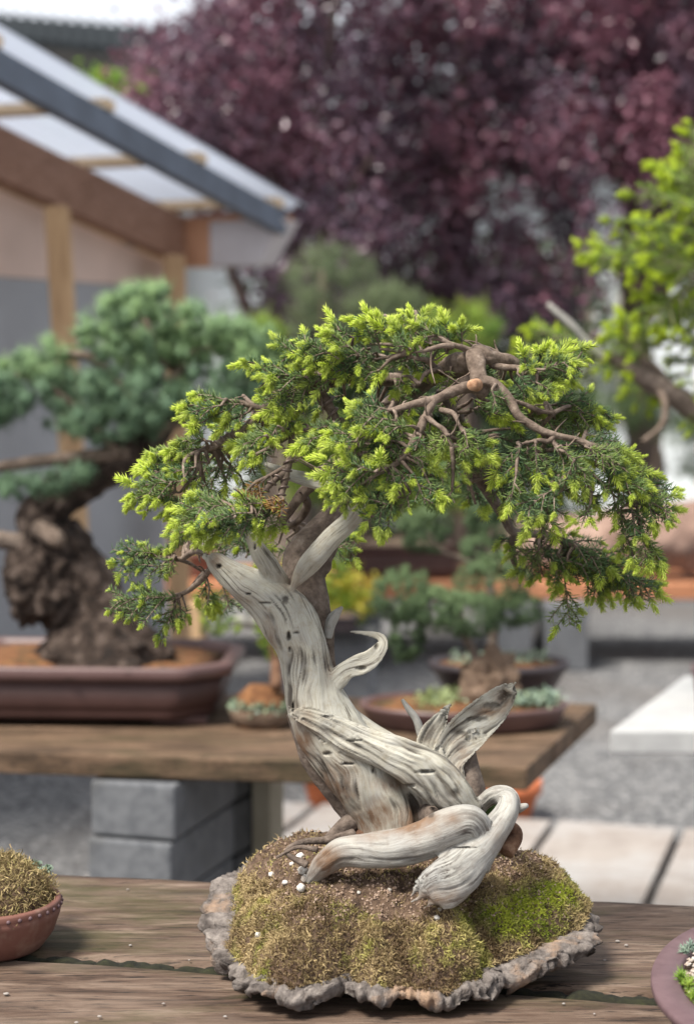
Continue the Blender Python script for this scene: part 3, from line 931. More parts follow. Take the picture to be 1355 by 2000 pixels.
def on_bench(px, py, z, depth):
    w_ = P(px, py, depth); w_[2] = z
    return w_
b0 = on_bench(630, 640, ZB + 0.02, 7.9)
conifer('young_pine', 'pale grey green pine with a bare straight stem standing behind the main bonsai', 'tree', b0, [[(570, 500), (640, 480), (735, 520), (725, 590), (660, 560), (600, 600), (565, 560)], [(590, 580), (735, 590), (720, 660), (560, 680)]], M['pale_pine'], 42, 0.075, 7.9, 0.25, trunkpts=[[b0[0], b0[1], b0[2], .02], [b0[0] + .01, b0[1], 0.9, .018], [b0[0], b0[1], 1.6, .012]], wd=0.004)
b1 = on_bench(890, 690, ZB + 0.02, 7.7)
conifer('leafy_shrub', 'rounded yellow green shrub behind the crown of the main bonsai', 'shrub', b1, [[(830, 610), (890, 588), (965, 610), (975, 680), (820, 690)]], M['larch'], 34, 0.06, 7.7, 0.2, wd=0.005)
b1 = on_bench(780, 690, ZB + 0.02, 8.1)
conifer('leafy_shrub', 'dull grey green shrub between the pale pine and the yellow green shrub', 'shrub', b1, [[(735, 570), (790, 550), (830, 600), (820, 680), (720, 680)]], M['pale_pine'], 50, 0.07, 8.1, 0.2, wd=0.005)
b1 = on_bench(515, 700, ZB + 0.02, 7.6)
conifer('leafy_shrub', 'small yellow tinted shrub just past the blue green pine', 'shrub', b1, [[(485, 650), (515, 628), (552, 655), (555, 720), (480, 720)]], M['larch'], 90, 0.06, 7.6, 0.15, wd=0.005)
b1 = on_bench(680, 960, ZB + 0.02, 7.8)
conifer('leafy_shrub', 'low bright green bush seen under the crown of the main bonsai', 'shrub', b1, [[(560, 850), (640, 820), (780, 840), (900, 860), (920, 1000), (760, 1000), (560, 980)]], M['larch'], 170, 0.08, 7.8, 0.25, wd=0.006)
b1 = on_bench(1230, 950, ZB + 0.02, 9.5)
conifer('leafy_shrub', 'loose green bush growing behind the logs', 'shrub', b1, [[(1130, 720), (1250, 700), (1360, 780), (1500, 900), (1350, 940), (1280, 860), (1140, 820)]], M['juniper'], 110, 0.10, 9.5, 0.25, (0.3, 1), wd=0.006)

# ------------------------------------------------------------------ middle bench, its blocks, and what stands on it
ZM = 0.573
mbn = thing('middle_bench', 'thick brown plank bench resting on stacked concrete blocks', 'bench', PZ(500, 1700, 0) * np.array([1, 1, 0]))
fl, fr, br_ = PZ(-260, 1458, ZM), PZ(1029, 1499, ZM), PZ(1166, 1374, ZM)
bl_ = fl + (br_ - fr)
NPL = 3
for k in range(NPL):
    f0, f1 = k / NPL + (0.008 if k else 0), (k + 1) / NPL - 0.004
    q = np.array([fl + (bl_ - fl) * f0, fr + (br_ - fr) * f0, fl + (bl_ - fl) * f1, fr + (br_ - fr) * f1])
    mb = MB(); mb.hexa(np.vstack([q - [0, 0, 0.040], q])); put('plank', mb, M['plank2'], mbn, smooth=False, bevel=0.004)

def blocks(name, lab, px, depth, n, mat_list, z_top, w_=0.155, l_=0.39, h_=0.1, az=18):
    a_ = math.radians(az)
    for k in range(3):
        z0 = z_top - (k + 1) * h_ if k < 2 else 0.0
        c = P(px, 1500, depth)
        dirv = np.array([math.sin(a_), math.cos(a_)])
        mb = MB()
        ctr = c[:2] + dirv * l_ / 2 + np.array([RNG.uniform(-.004, .004), RNG.uniform(-.004, .004)])
        hh = z_top - k * h_ - z0 - 0.004
        mb.box((ctr[0], ctr[1], z0 + hh / 2), (w_, l_, hh), -a_ + RNG.uniform(-.03, .03))
        o = put(name, mb, mat_list[min(k, len(mat_list) - 1)], None, smooth=False, bevel=0.006)
        tag(o, lab[k] if k < len(lab) else lab[-1], 'block', 'concrete blocks under the middle bench')
zt = ZM - 0.0415
blocks('concrete_block', ['grey concrete block touching the underside of the middle bench at left', 'grey concrete block second from the top of the left stack', 'grey concrete block third from the top, mostly hidden behind the front bench'], 253, 3.22, 6, [M['concrete']], zt)
blocks('concrete_block', ['dark block touching the bench underside in the rear stack', 'dark block second from the top of the rear stack', 'dark block third from the top of the rear stack'], 408, 3.50, 6, [M['blackblock']], zt, 0.11, 0.24)
mb = MB(); c = P(523, 1500, 3.58); mb.box((c[0], c[1], zt / 2), (0.038, 0.075, zt - 0.003), -0.3); put('leg', mb, M['timber'], mbn, smooth=False, bevel=0.003)

def round_pot(name, lab, c, r, h, mat, cat='pot', top=1.0, rim=0.1, group=None, soil=None):
    t_ = thing(name, lab, cat, c, group)
    mb = MB()
    ol = lambda th: (np.cos(th) * r, np.sin(th) * r)
    ring_solid(mb, [(0.62, 0.0), (0.70, h * 0.05), (0.90, h * (1 - rim) * 0.7), (0.94 * top, h * (1 - rim * 1.8)), (top, h * (1 - rim * 1.7)), (top * 1.0, h), (0.90 * top, h), (0.87 * top, h * 0.8)], ol, c, 56)
    put('pot_body', mb, mat, t_)
    if soil is not None:
        mb = MB(); ring_solid(mb, [(0.5, h * 0.6), (0.88, h * 0.84), (0.6, h * 0.97), (0.2, h * 1.02)], ol, c, 40); put('soil', mb, soil, t_)
    return t_

for px, pyb, wpx, hpx, lab in ((631, 1590, 78, 80, 'terracotta flowerpot on the ground left of the bonsai trunk'), (992, 1610, 122, 76, 'terracotta flowerpot on the ground under the right end of the middle bench')):
    c = PZ(px, pyb - 12, 0); dd = np.linalg.norm(c - EY)
    round_pot('flowerpot', lab, c, wpx / 2 / F * dd, hpx / F * dd, M['terracotta'], 'flowerpot', 1.04, 0.2, 'terracotta flowerpots on the ground', M['soil'])

def tufts(mb, poly_, n, depth, spread, nl, wd, per=40, tone=(0, 0.6), up=0.5, dfun=None):
    x, y = sample_poly(poly_, n)
    for xx, yy in zip(x, y):
        dp = depth + RNG.uniform(-spread, spread)
        c = P(xx, yy, dp)
        ax = nrm(RNG.normal(size=3) * 0.6 + np.array([0, -0.2, up]))
        d_ = nrm(RNG.normal(size=(per, 3)) * 0.75 + ax)
        needles(mb, c + RNG.normal(size=(per, 3)) * nl * 0.10, d_, nl * RNG.uniform(0.7, 1.1, per), wd, np.clip(RNG.uniform(*tone) + RNG.normal(0, .1, per), 0, 1), 0.05)

# blue green pine in the large rectangular pot, left
DP = 3.56
fz = ZM + 0.002
pc = PZ(190, 1425, fz)
pA, pB = PZ(350, 1424, fz), PZ(478, 1372, fz)
pw, pdp = 0.60, 0.37
pcx = PZ(135, 1424, fz)
yaw = math.radians(-3)
ctrp = np.array([pcx[0], pcx[1] + pdp / 2, fz])
pine = thing('pine_bonsai', 'blue green pine bonsai with burled trunk in a large rectangular brown pot', 'bonsai', ctrp)
cut = 0.075
def rect_ol(sx, sy):
    def ol(th):
        c_, s_ = np.cos(th), np.sin(th)
        hx, hy = sx / 2, sy / 2
        k1 = np.minimum(hx / np.maximum(np.abs(c_), 1e-9), hy / np.maximum(np.abs(s_), 1e-9))
        k2 = (hx + hy - cut) / np.maximum(np.abs(c_) + np.abs(s_), 1e-9)
        r = np.minimum(k1, k2)
        x, y = c_ * r, s_ * r
        return x * math.cos(yaw) - y * math.sin(yaw), x * math.sin(yaw) + y * math.cos(yaw)
    return ol
ph = 0.112
mb = MB()
ring_solid(mb, [(0.80, 0.014), (0.875, 0.014), (0.885, 0.022), (0.88, 0.032), (0.90, 0.036), (0.905, 0.04), (0.94, 0.086)], rect_ol(pw, pdp), ctrp, 160); put('pot_body', mb, M['pottery'], pine)
mb = MB()
ring_solid(mb, [(0.93, 0.084), (0.985, 0.088), (1.0, 0.094), (1.0, ph - 0.004), (0.985, ph), (0.92, ph), (0.90, ph - 0.012), (0.88, 0.08)], rect_ol(pw, pdp), ctrp, 160); put('pot_rim', mb, M['rim'], pine)
for sx, sy in ((-1, -1), (1, -1), (-1, 1), (1, 1)):
    mb = MB(); mb.box(ctrp + np.array([sx * pw * 0.33, sy * pdp * 0.36, 0.0075]), (0.10, 0.03, 0.015), yaw); put('pot_foot', mb, M['pottery'], pine, smooth=False, bevel=0.003)
mb = MB(); ring_solid(mb, [(0.5, 0.07), (0.905, ph - 0.016), (0.7, ph - 0.006), (0.3, ph + 0.008), (0.1, ph + 0.01)], rect_ol(pw, pdp), ctrp, 120); put('soil', mb, M['redsoil'], pine)
DT = float(ctrp[1]) + 0.0
mb = MB()
R_ = lambda rows: px_path(rows, DT)
sweep(mb, R_([(195, 1310, 150, 0), (190, 1268, 118, 0), (185, 1215, 80, 0), (170, 1150, 62, 0), (125, 1085, 58, 0), (88, 1030, 52, 0), (100, 985, 45, 0), (160, 940, 40, 0), (230, 900, 40, .02), (280, 865, 38, .03), (320, 820, 28, .04), (350, 740, 18, .05), (330, 660, 10, .05)]), 110, 0.004, bark_disp_big, 3)
sweep(mb, R_([(150, 1300, 40, -.06), (120, 1278, 34, -.05), (150, 1235, 34, -.03), (165, 1190, 30, 0)]), 60, 0.004, bark_disp_big, 8)
sweep(mb, R_([(330, 1290, 26, -.04), (280, 1255, 36, -.03), (225, 1200, 38, -.02), (190, 1150, 30, 0)]), 60, 0.004, bark_disp_big, 9)
blob(mb, P(78, 1135, DT - 0.03), np.array([66, 60, 84]) / F * DT, 90, 60, 0.42, 3.4, 4)
blob(mb, P(105, 1165, DT - 0.045), np.array([44, 40, 50]) / F * DT, 60, 40, 0.42, 3.6, 6)
put('trunk', mb, M['pinebark'], pine)
mb = MB(); sweep(mb, R_([(70, 1030, 16, -.05), (108, 1050, 18, -.065), (118, 1053, 13, -.08)]), 18, 0.006, bark_disp, 2); put('pruned_stub', mb, M['twig'], pine)
mb = MB(); sweep(mb, R_([(90, 1060, 22, -.02), (30, 1058, 18, -.03), (-30, 1050, 16, -.03)]), 18, 0.006, bark_disp, 3); put('pruned_stub', mb, M['bark'], pine)
for rows in ([(250, 885, 16, 0), (180, 892, 14, -.03), (80, 900, 12, -.05), (-30, 915, 10, -.06)], [(300, 840, 14, 0), (240, 760, 11, -.03), (180, 700, 9, -.05), (120, 690, 6, -.05)], [(320, 780, 13, 0), (370, 700, 10, -.02), (420, 680, 7, -.02), (490, 690, 5, 0)], [(330, 720, 10, 0), (290, 640, 8, -.02), (270, 590, 5, 0)], [(300, 850, 12, 0), (360, 820, 9, .03), (440, 800, 6, .04)], [(235, 890, 9, -.02), (120, 770, 7, -.05), (30, 730, 4, -.06)]):
    mb = MB(); sweep(mb, R_(rows), 12, 0.008, bark_disp, 4); put('branch', mb, M['twig'], pine)
pads = [[(140, 655), (190, 610), (245, 560), (310, 562), (300, 620), (220, 660)], [(255, 560), (325, 558), (330, 600), (395, 600), (400, 630), (330, 650), (260, 620)],
        [(150, 650), (240, 640), (300, 690), (260, 720), (160, 690)], [(250, 640), (350, 640), (400, 700), (360, 760), (260, 720)], [(350, 640), (440, 630), (500, 640), (515, 690), (440, 720), (370, 700)],
        [(0, 700), (60, 690), (110, 662), (140, 700), (120, 740), (20, 750)], [(-20, 740), (80, 745), (90, 800), (0, 830)], [(90, 740), (200, 720), (240, 790), (160, 850), (60, 820)],
        [(190, 730), (300, 720), (350, 790), (300, 830), (210, 810)], [(300, 740), (430, 710), (520, 700), (510, 780), (420, 830), (320, 810)], [(160, 800), (330, 800), (300, 860), (200, 870), (130, 850)],
        [(0, 930), (90, 925), (150, 900), (200, 920), (120, 965), (0, 970)], [(400, 640), (470, 620), (530, 650), (545, 720), (470, 760)], [(-60, 700), (10, 720), (20, 800), (-60, 900)]]
for k, p_ in enumerate(pads):
    pa = np.array(p_, float)
    ar = 0.5 * abs(np.dot(pa[:, 0], np.roll(pa[:, 1], 1)) - np.dot(pa[:, 1], np.roll(pa[:, 0], 1)))
    mb = MB(); tb = pa[:, 1].mean()
    tufts(mb, p_, int(ar / 215), DT - 0.02 + RNG.uniform(-.05, .03), 0.12, 0.035, 0.0019, 46, (0.0, 0.25) if tb > 720 else (0.25, 0.95), 0.7)
    put('foliage_pad', mb, M['needle_blue'], pine)

# moss mound planting with larch
lc = PZ(512, 1415, fz)
larch = thing('larch_bonsai', 'small larch on a mossy mound with sedum round its edge', 'bonsai', lc)
sc = np.linalg.norm(lc - EY) / F
DL = float(lc[1]) * CP + 0.02
mb = MB(); ol = lambda th: (np.cos(th) * 66 * sc, np.sin(th) * 60 * sc)
ring_solid(mb, [(0.75, 0), (0.85, 0.004), (1.0, 0.030), (0.97, 0.032), (0.9, 0.026)], ol, lc, 40); put('tray', mb, M['rock'], larch)
mb = MB(); blob(mb, lc + [0, 0, 0.025], (58 * sc, 52 * sc, 52 * sc), 30, 18, 0.16, 3, 2); put('moss_mound', mb, M['redsoil'], larch)
mb = MB()
an = RNG.uniform(0, 2 * math.pi, 900); rr = RNG.uniform(0.7, 1.05, 900)
c = np.stack([lc[0] + np.cos(an) * rr * 62 * sc, lc[1] + np.sin(an) * rr * 56 * sc, lc[2] + 0.034 + 0.03 * (1.05 - rr) + RNG.uniform(-.008, .008, 900)], 1)
leaves(mb, c, 0.011, RNG.uniform(0, 0.5, 900), 1.0, 0.6); o = put('sedum', mb, M['sedum'], larch, kind='stuff')
mb = MB(); sweep(mb, px_path([(540, 1345, 12, 0), (538, 1290, 10, .02), (525, 1230, 9, .05), (500, 1190, 7, .06), (470, 1150, 5, .06)], DL), 14, 0.006, bark_disp, 5); put('trunk', mb, M['redbark'], larch)
mb = MB(); sweep(mb, px_path([(520, 1222, 10, .08), (480, 1212, 16, .08), (450, 1218, 6, .08)], DL), 14, 0.006, bark_disp, 6); put('jin', mb, M['root'], larch)
for p_ in ([(440, 1120), (520, 1090), (600, 1100), (580, 1180), (500, 1200), (440, 1180)], [(380, 1160), (450, 1150), (470, 1230), (400, 1250)], [(490, 1210), (560, 1200), (570, 1270), (520, 1290)], [(600, 1080), (690, 1070), (680, 1110), (640, 1190), (600, 1160)]):
    mb = MB(); tufts(mb, p_, 70, DL + 0.12, 0.12, 0.013, 0.0016, 26, (0, 0.9)); put('foliage_pad', mb, M['larch'], larch)

# junipers: rock planting in an oval tray, and one in a round pot behind it
jc = PZ(905, 1412, fz)
sj = np.linalg.norm(jc - EY) / F
jun = thing('juniper_bonsai', 'twin trunk juniper rising from a brown rock in a shallow oval tray', 'bonsai', jc)
mb = MB(); ol = lambda th: (np.cos(th) * 201 * sj, np.sin(th) * 128 * sj)
ring_solid(mb, [(0.86, 0), (0.93, 0.006), (0.98, 0.030), (1.0, 0.034), (1.0, 0.040), (0.955, 0.040), (0.94, 0.03)], ol, jc, 80); put('tray', mb, M['rim'], jun)
mb = MB(); ring_solid(mb, [(0.5, 0.02), (0.945, 0.033), (0.6, 0.042), (0.2, 0.044)], ol, jc, 60); put('soil', mb, M['redsoil'], jun)
mb = MB(); blob(mb, jc + [0.05, 0.01, 0.06], (0.052, 0.05, 0.066), 80, 50, 0.62, 2.6, 12); put('rock', mb, M['rock'], jun)
mb = MB()
for cx_, cy_, s_, tn in ((-0.055, -0.03, 0.03, .9), (-0.03, 0.0, 0.03, .8), (0.10, -0.04, 0.025, 0.1), (0.13, -0.03, 0.03, 0.2), (0.15, -0.01, 0.02, 0.1)):
    n = 260
    c = jc + np.array([cx_, cy_, 0.05]) + RNG.normal(size=(n, 3)) * np.array([s_ * .6, s_ * .6, 0.007])
    leaves(mb, c, 0.010, np.clip(RNG.normal(tn, .15, n), 0, 1), 1.0, 0.6)
put('sedum', mb, M['sedum'], jun, kind='stuff')
DJ = float(jc[1]) + 0.03
mb = MB(); sweep(mb, px_path([(945, 1322, 13, .02), (932, 1290, 10, .03), (908, 1240, 9, .05), (890, 1190, 8, .06), (850, 1160, 6, .06)], DJ), 14, 0.006, bark_disp, 5); put('trunk', mb, M['bark'], jun)
def clumps(parent, rows, depth, mat, tone=(0, .5), nl=0.011, dens=1.0):
    for x, y, rx, ry, dz in rows:
        mb = MB()
        c = P(x, y, depth + dz); s_ = depth / F
        n = int(150 * dens * (rx * ry / 2500) + 40)
        u_ = nrm(RNG.normal(size=(n, 3)))
        k = RNG.uniform(0.55, 1.0, n) ** 0.5 * (0.75 + 0.5 * vnoise(u_ * 2.2 + x, 3))
        cc = c + u_ * k[:, None] * np.array([rx, rx, ry]) * s_
        for q in range(n):
            m_ = 16
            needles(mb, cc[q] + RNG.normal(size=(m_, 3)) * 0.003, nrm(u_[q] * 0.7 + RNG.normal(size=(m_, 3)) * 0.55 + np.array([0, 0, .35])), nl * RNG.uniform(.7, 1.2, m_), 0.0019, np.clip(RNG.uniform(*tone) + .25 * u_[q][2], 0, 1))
        put('foliage_pad', mb, mat, parent)
clumps(jun, [(785, 1165, 62, 52, .05), (850, 1190, 55, 40, .02), (915, 1200, 62, 46, 0), (795, 1235, 34, 60, .05)], DJ, M['juniper'])
rc = PZ(978, 1372, fz) + np.array([0, 0.055, 0])
rj = thing('juniper_bonsai', 'dark green juniper in a round dark bowl behind the rock', 'bonsai', rc)
sr = np.linalg.norm(rc - EY) / F
mb = MB(); ol = lambda th: (np.cos(th) * 136 * sr, np.sin(th) * 100 * sr)
ring_solid(mb, [(0.66, 0), (0.74, 0.006), (0.92, 0.05), (0.97, 0.058), (1.0, 0.060), (1.0, 0.074), (0.92, 0.074), (0.90, 0.062)], ol, rc, 64); put('pot_body', mb, M['dark_pot'], rj)
mb = MB(); ring_solid(mb, [(0.5, 0.04), (0.91, 0.066), (0.6, 0.074), (0.2, 0.076)], ol, rc, 50); put('soil', mb, M['redsoil'], rj)
DR = float(rc[1])
mb = MB(); sweep(mb, px_path([(968, 1305, 12, 0), (963, 1260, 10, .0), (965, 1200, 9, .01), (955, 1130, 8, .03), (960, 1030, 6, .05)], DR), 14, 0.006, bark_disp, 7); put('trunk', mb, M['bark'], rj)
clumps(rj, [(965, 1140, 78, 56, 0), (1005, 1190, 50, 34, -.02), (940, 1085, 40, 40, .05), (962, 1010, 62, 50, .08), (828, 1035, 48, 46, .06), (880, 940, 60, 40, .12)], DR, M['juniper'])
mb = MB(); sweep(mb, px_path([(955, 1120, 6, .03), (900, 1090, 5, .05), (860, 1075, 5, .06), (835, 1040, 4, .06)], DR), 10, 0.006, bark_disp, 8); put('branch', mb, M['bark'], rj)
mb = MB(); n = 300; c = rc + np.array([0.0, 0, 0.078]) + np.stack([RNG.uniform(-.10, .10, n), RNG.uniform(-.07, .07, n), RNG.uniform(0, .008, n)], 1)
leaves(mb, c, 0.010, RNG.uniform(0, .4, n), 1, .6); put('sedum', mb, M['sedum'], rj, kind='stuff')

# pedestal with the yellow shrub, behind
pd_ = P(630, 1240, 5.7); zt2 = float(pd_[2])
mb = MB()
for k in range(3):
    pass
kb = 0
for xoff, mat_, lab in ((-0.075, M['concrete'], 'grey concrete block pedestal seen between trunk and brown pot'), (0.085, M['concrete'], 'grey concrete block pedestal behind the curled jin')):
    mb = MB(); mb.box((pd_[0] + xoff, pd_[1], zt2 / 2), (0.135, 0.2, zt2), -0.1)
    tag(put('pedestal', mb, mat_, smooth=False, bevel=0.006), lab, 'pedestal', 'concrete pedestals under the yellow shrub')
mb = MB(); mb.box((pd_[0] + 0.0, pd_[1], zt2 + 0.0155), (0.34, 0.24, 0.03), -0.1)
tag(put('pedestal_board', mb, M['blackblock'], smooth=False, bevel=0.004), 'dark board lying across the two concrete pedestals', 'board')
ysh = box_pot('shrub_pot', 'yellow and green shrub in a small dark pot behind the trunk', 600, 700, 1205, 1238, zt2 + 0.0315, 0.1, M['dark_pot'], M['soil'], 'potted shrub')[0]
for p_, m_, tn in (([(600, 1120), (660, 1110), (735, 1140), (725, 1190), (640, 1200)], 'autumn', (0.2, 1)), ([(590, 1160), (650, 1150), (720, 1180), (700, 1225), (600, 1220)], 'autumn', (0, .7))):
    mb = MB(); x, y = sample_poly(p_, 60)
    for xx, yy in zip(x, y): leaves(mb, P(xx, yy, 5.7 + RNG.uniform(-.08, .08)) + RNG.normal(size=(14, 3)) * 0.015, 0.02, RNG.uniform(*tn), .6, .6)
    put('foliage', mb, M[m_], ysh, smooth=False)
mb = MB(); sweep(mb, px_path([(650, 1210, 6, 0), (655, 1180, 5, 0), (660, 1150, 3, 0)], 5.7), 8, .01); put('stem', mb, M['bark'], ysh)

# ------------------------------------------------------------------ white slab table and lime spruce, right
ZS = 0.55
q = np.array([PZ(1190, 1427, ZS), PZ(1620, 1427, ZS), PZ(1335, 1320, ZS), PZ(1800, 1320, ZS)])
st = thing('slab_table', 'thick white concrete slab table standing on the gravel', 'table', (q[:, 0].mean(), q[:, 1].mean(), 0))
mb = MB(); mb.hexa(np.vstack([q - [0, 0, 0.045], q])); put('tabletop', mb, M['slab'], st, smooth=False, bevel=0.004)
for fx in (0.55, 0.9):
    c = q[0] + (q[1] - q[0]) * fx + (q[2] - q[0]) * 0.5
    mb = MB(); mb.box((c[0], c[1], (ZS - 0.046) / 2), (0.12, 0.25, ZS - 0.048), 0); put('leg', mb, M['concrete'], st, smooth=False, bevel=0.005)
DS = 3.72
lime_base = PZ(1435, 1372, ZS + 0.0015)
lime = thing('spruce_bonsai', 'lime green spruce bonsai leaning in from the edge above the white slab', 'bonsai', lime_base)
sl = np.linalg.norm(lime_base - EY) / F
mb = MB(); ol = lambda th: (np.cos(th) * 84 * sl, np.sin(th) * 60 * sl)
ring_solid(mb, [(0.8, 0), (0.86, .004), (0.96, .055), (1, .06), (1, .076), (.92, .076), (.9, .066)], ol, lime_base, 56); put('pot_body', mb, M['mauve_pot'], lime)
mb = MB(); ring_solid(mb, [(0.5, .05), (.91, .068), (.6, .08), (.2, .086)], ol, lime_base, 40); put('soil', mb, M['soil'], lime)
mb = MB(); sweep(mb, px_path([(1440, 1300, 40, 0), (1455, 1200, 34, 0), (1480, 1080, 30, 0), (1470, 950, 28, 0), (1420, 870, 27, 0), (1355, 800, 25, 0), (1290, 760, 20, -.02), (1230, 722, 15, -.03), (1190, 700, 10, -.03), (1165, 690, 6, -.03)], DS), 24, .006, bark_disp, 4)
sweep(mb, px_path([(1440, 900, 24, .03), (1430, 760, 18, .03), (1410, 560, 14, .04), (1380, 380, 9, .04), (1360, 280, 5, .04)], DS), 16, .008, bark_disp, 5)
sweep(mb, px_path([(1330, 785, 16, .02), (1270, 720, 14, .02), (1235, 670, 10, .02), (1220, 620, 6, .02)], DS), 14, .006, bark_disp, 6)
put('trunk', mb, M['bark'], lime)
mb = MB(); sweep(mb, px_path([(1175, 700, 11, -.03), (1140, 665, 10, -.04), (1120, 640, 8, -.05), (1095, 618, 7, -.05), (1070, 595, 5, -.05)], DS), 14, .004, bark_disp, 7, jag=.01); put('jin', mb, M['root'], lime)
mb = MB(); sweep(mb, px_path([(1285, 757, 9, -.03), (1298, 790, 7, -.05), (1292, 830, 6, -.05), (1255, 862, 4, -.05)], DS), 10, .004, bark_disp, 8); put('branch', mb, M['twig'], lime)
c0, c1 = P(1333, 640, DS + .2), P(1335, 740, DS + .2)
LIME = dict(depth=DS, rows=[
    (1420, 330, 1345, 262, .3), (1420, 350, 1330, 300, .3), (1420, 370, 1280, 328, .6), (1400, 380, 1300, 345, .5), (1420, 400, 1325, 370, .5),
    (1410, 420, 1235, 380, .8), (1400, 430, 1300, 390, .7), (1420, 440, 1345, 410, .6), (1400, 470, 1190, 428, .8), (1390, 480, 1250, 445, .8), (1400, 500, 1330, 450, .6),
    (1380, 520, 1205, 462, .9), (1370, 520, 1140, 500, 1.), (1360, 530, 1135, 480, 1.), (1350, 540, 1165, 510, .9), (1360, 540, 1210, 520, .8), (1380, 540, 1270, 500, .8), (1400, 560, 1320, 540, .8),
    (1390, 600, 1250, 575, .6), (1390, 620, 1290, 600, .6), (1400, 640, 1340, 600, .7), (1280, 700, 1190, 660, .9), (1270, 690, 1215, 625, .9), (1260, 700, 1160, 690, .7), (1250, 720, 1190, 705, .8),
    (1400, 680, 1300, 660, .8), (1400, 690, 1330, 640, .8), (1400, 720, 1310, 700, .7), (1380, 700, 1345, 670, .6), (1390, 740, 1350, 770, .6), (1400, 770, 1360, 840, .6),
    (1180, 700, 1035, 640, .9), (1170, 705, 1010, 690, .8), (1180, 710, 1060, 700, .7), (1160, 700, 1100, 650, .6), (1420, 300, 1390, 240, .6), (1420, 320, 1440, 260, .6), (1350, 560, 1250, 640, .5), (1360, 580, 1300, 640, .5), (1280, 720, 1240, 790, .4)])

# ------------------------------------------------------------------ spruce sprays
def shoot_template(k):
    """New shoot along +Z, unit length, slightly curved: arrays of base, direction, length, tone."""
    r = np.random.default_rng(100 + k)
    n = int(r.uniform(62, 86))
    z = np.sort(r.uniform(0.0, 0.88, n))
    th = np.arange(n) * 2.39996 + r.uniform(0, 6)
    openness = r.uniform(34, 68)
    sp = np.radians(np.clip(openness * (1 - 0.80 * z ** 1.3) + r.normal(0, 8, n), 3, 85))
    cv = r.uniform(-.28, .28, 2)
    d = np.stack([np.sin(sp) * np.cos(th) + cv[0] * 2 * z, np.sin(sp) * np.sin(th) + cv[1] * 2 * z, np.cos(sp)], 1)
    base = np.stack([0.025 * np.cos(th) + cv[0] * z ** 2, 0.025 * np.sin(th) + cv[1] * z ** 2, z * 0.86], 1)
    ln = (r.uniform(.40, .56) - 0.20 * z) * r.uniform(0.8, 1.12, n)
    tone = np.clip(r.uniform(.48, .86) + 0.42 * z + r.normal(0, .08, n), 0, 1)
    return base, d, ln, tone
NT = 14
TPL = []
LITE[0] = False
for k in range(NT):
    b_, d_, l_, t_ = shoot_template(k)
    m_ = MB(); needles(m_, b_, d_, l_, 0.038, t_, 0.10)
    TPL.append(m_)

def frame_of(d, roll):
    d = nrm(d)
    h = np.array([0, 0, 1.0]) if abs(d[2]) < 0.9 else np.array([1.0, 0, 0])
    s = nrm(np.cross(h, d)); u = np.cross(d, s)
    c, k = math.cos(roll), math.sin(roll)
    return np.stack([s * c + u * k, -s * k + u * c, d], 1)      # columns

class Foliage:
    def __init__(self): self.n, self.w, self.sh, self.rust = MB(), MB(), [], MB()

def twig(F_, p0, p1, sag, tone, nl=0.0102, nw=0.00088, dens=1900, wr=0.0009, rust=0.0):
    p0, p1 = np.asarray(p0, float), np.asarray(p1, float)
    L = np.linalg.norm(p1 - p0)
    mid = (p0 + p1) / 2 + np.array([0, 0, sag * L])
    t = np.linspace(0, 1, 6)[:, None]
    c = (1 - t) ** 2 * p0 + 2 * t * (1 - t) * mid + t ** 2 * p1
    tan = nrm(np.gradient(c, axis=0))
    n = max(8, int(L * dens))
    f = np.sort(RNG.uniform(0.04, 1, n))
    b = np.stack([np.interp(f, t[:, 0], c[:, k]) for k in range(3)], 1)
    tg = nrm(np.stack([np.interp(f, t[:, 0], tan[:, k]) for k in range(3)], 1))
    r = RNG.normal(size=(n, 3)); r = nrm(r - tg * (r * tg).sum(1, keepdims=True))
    d = nrm(tg * 0.62 + r * 0.80 + np.array([0, 0, 0.16]))
    ln = nl * RNG.uniform(0.75, 1.12, n) * (1 - 0.25 * f)
    tn = np.clip(tone + RNG.normal(0, 0.05, n), 0, 1)
    if rust:
        k = RNG.uniform(size=n) < rust
        needles(F_.rust, b[k], d[k], ln[k], nw, tn[k])
        needles(F_.n, b[~k], d[~k], ln[~k], nw, tn[~k])
    else:
        needles(F_.n, b, d, ln, nw, tn)
    s1 = nrm(np.cross(tan, [0.3, 0.5, 0.8])); s2 = np.cross(tan, s1)
    V = np.concatenate([c[:, None] + (s1[:, None] * math.cos(a) + s2[:, None] * math.sin(a)) * (wr * (1.15 - 0.6 * t))[:, None] for a in np.arange(4) * math.pi / 2], 1)
    i = np.arange(5)[:, None] * 4; j = np.arange(4)[None]
    F_.w.add(V.reshape(-1, 3), np.stack([i + j, i + (j + 1) % 4, i + 4 + (j + 1) % 4, i + 4 + j], -1).reshape(-1, 4))
    return c[-1], tan[-1]

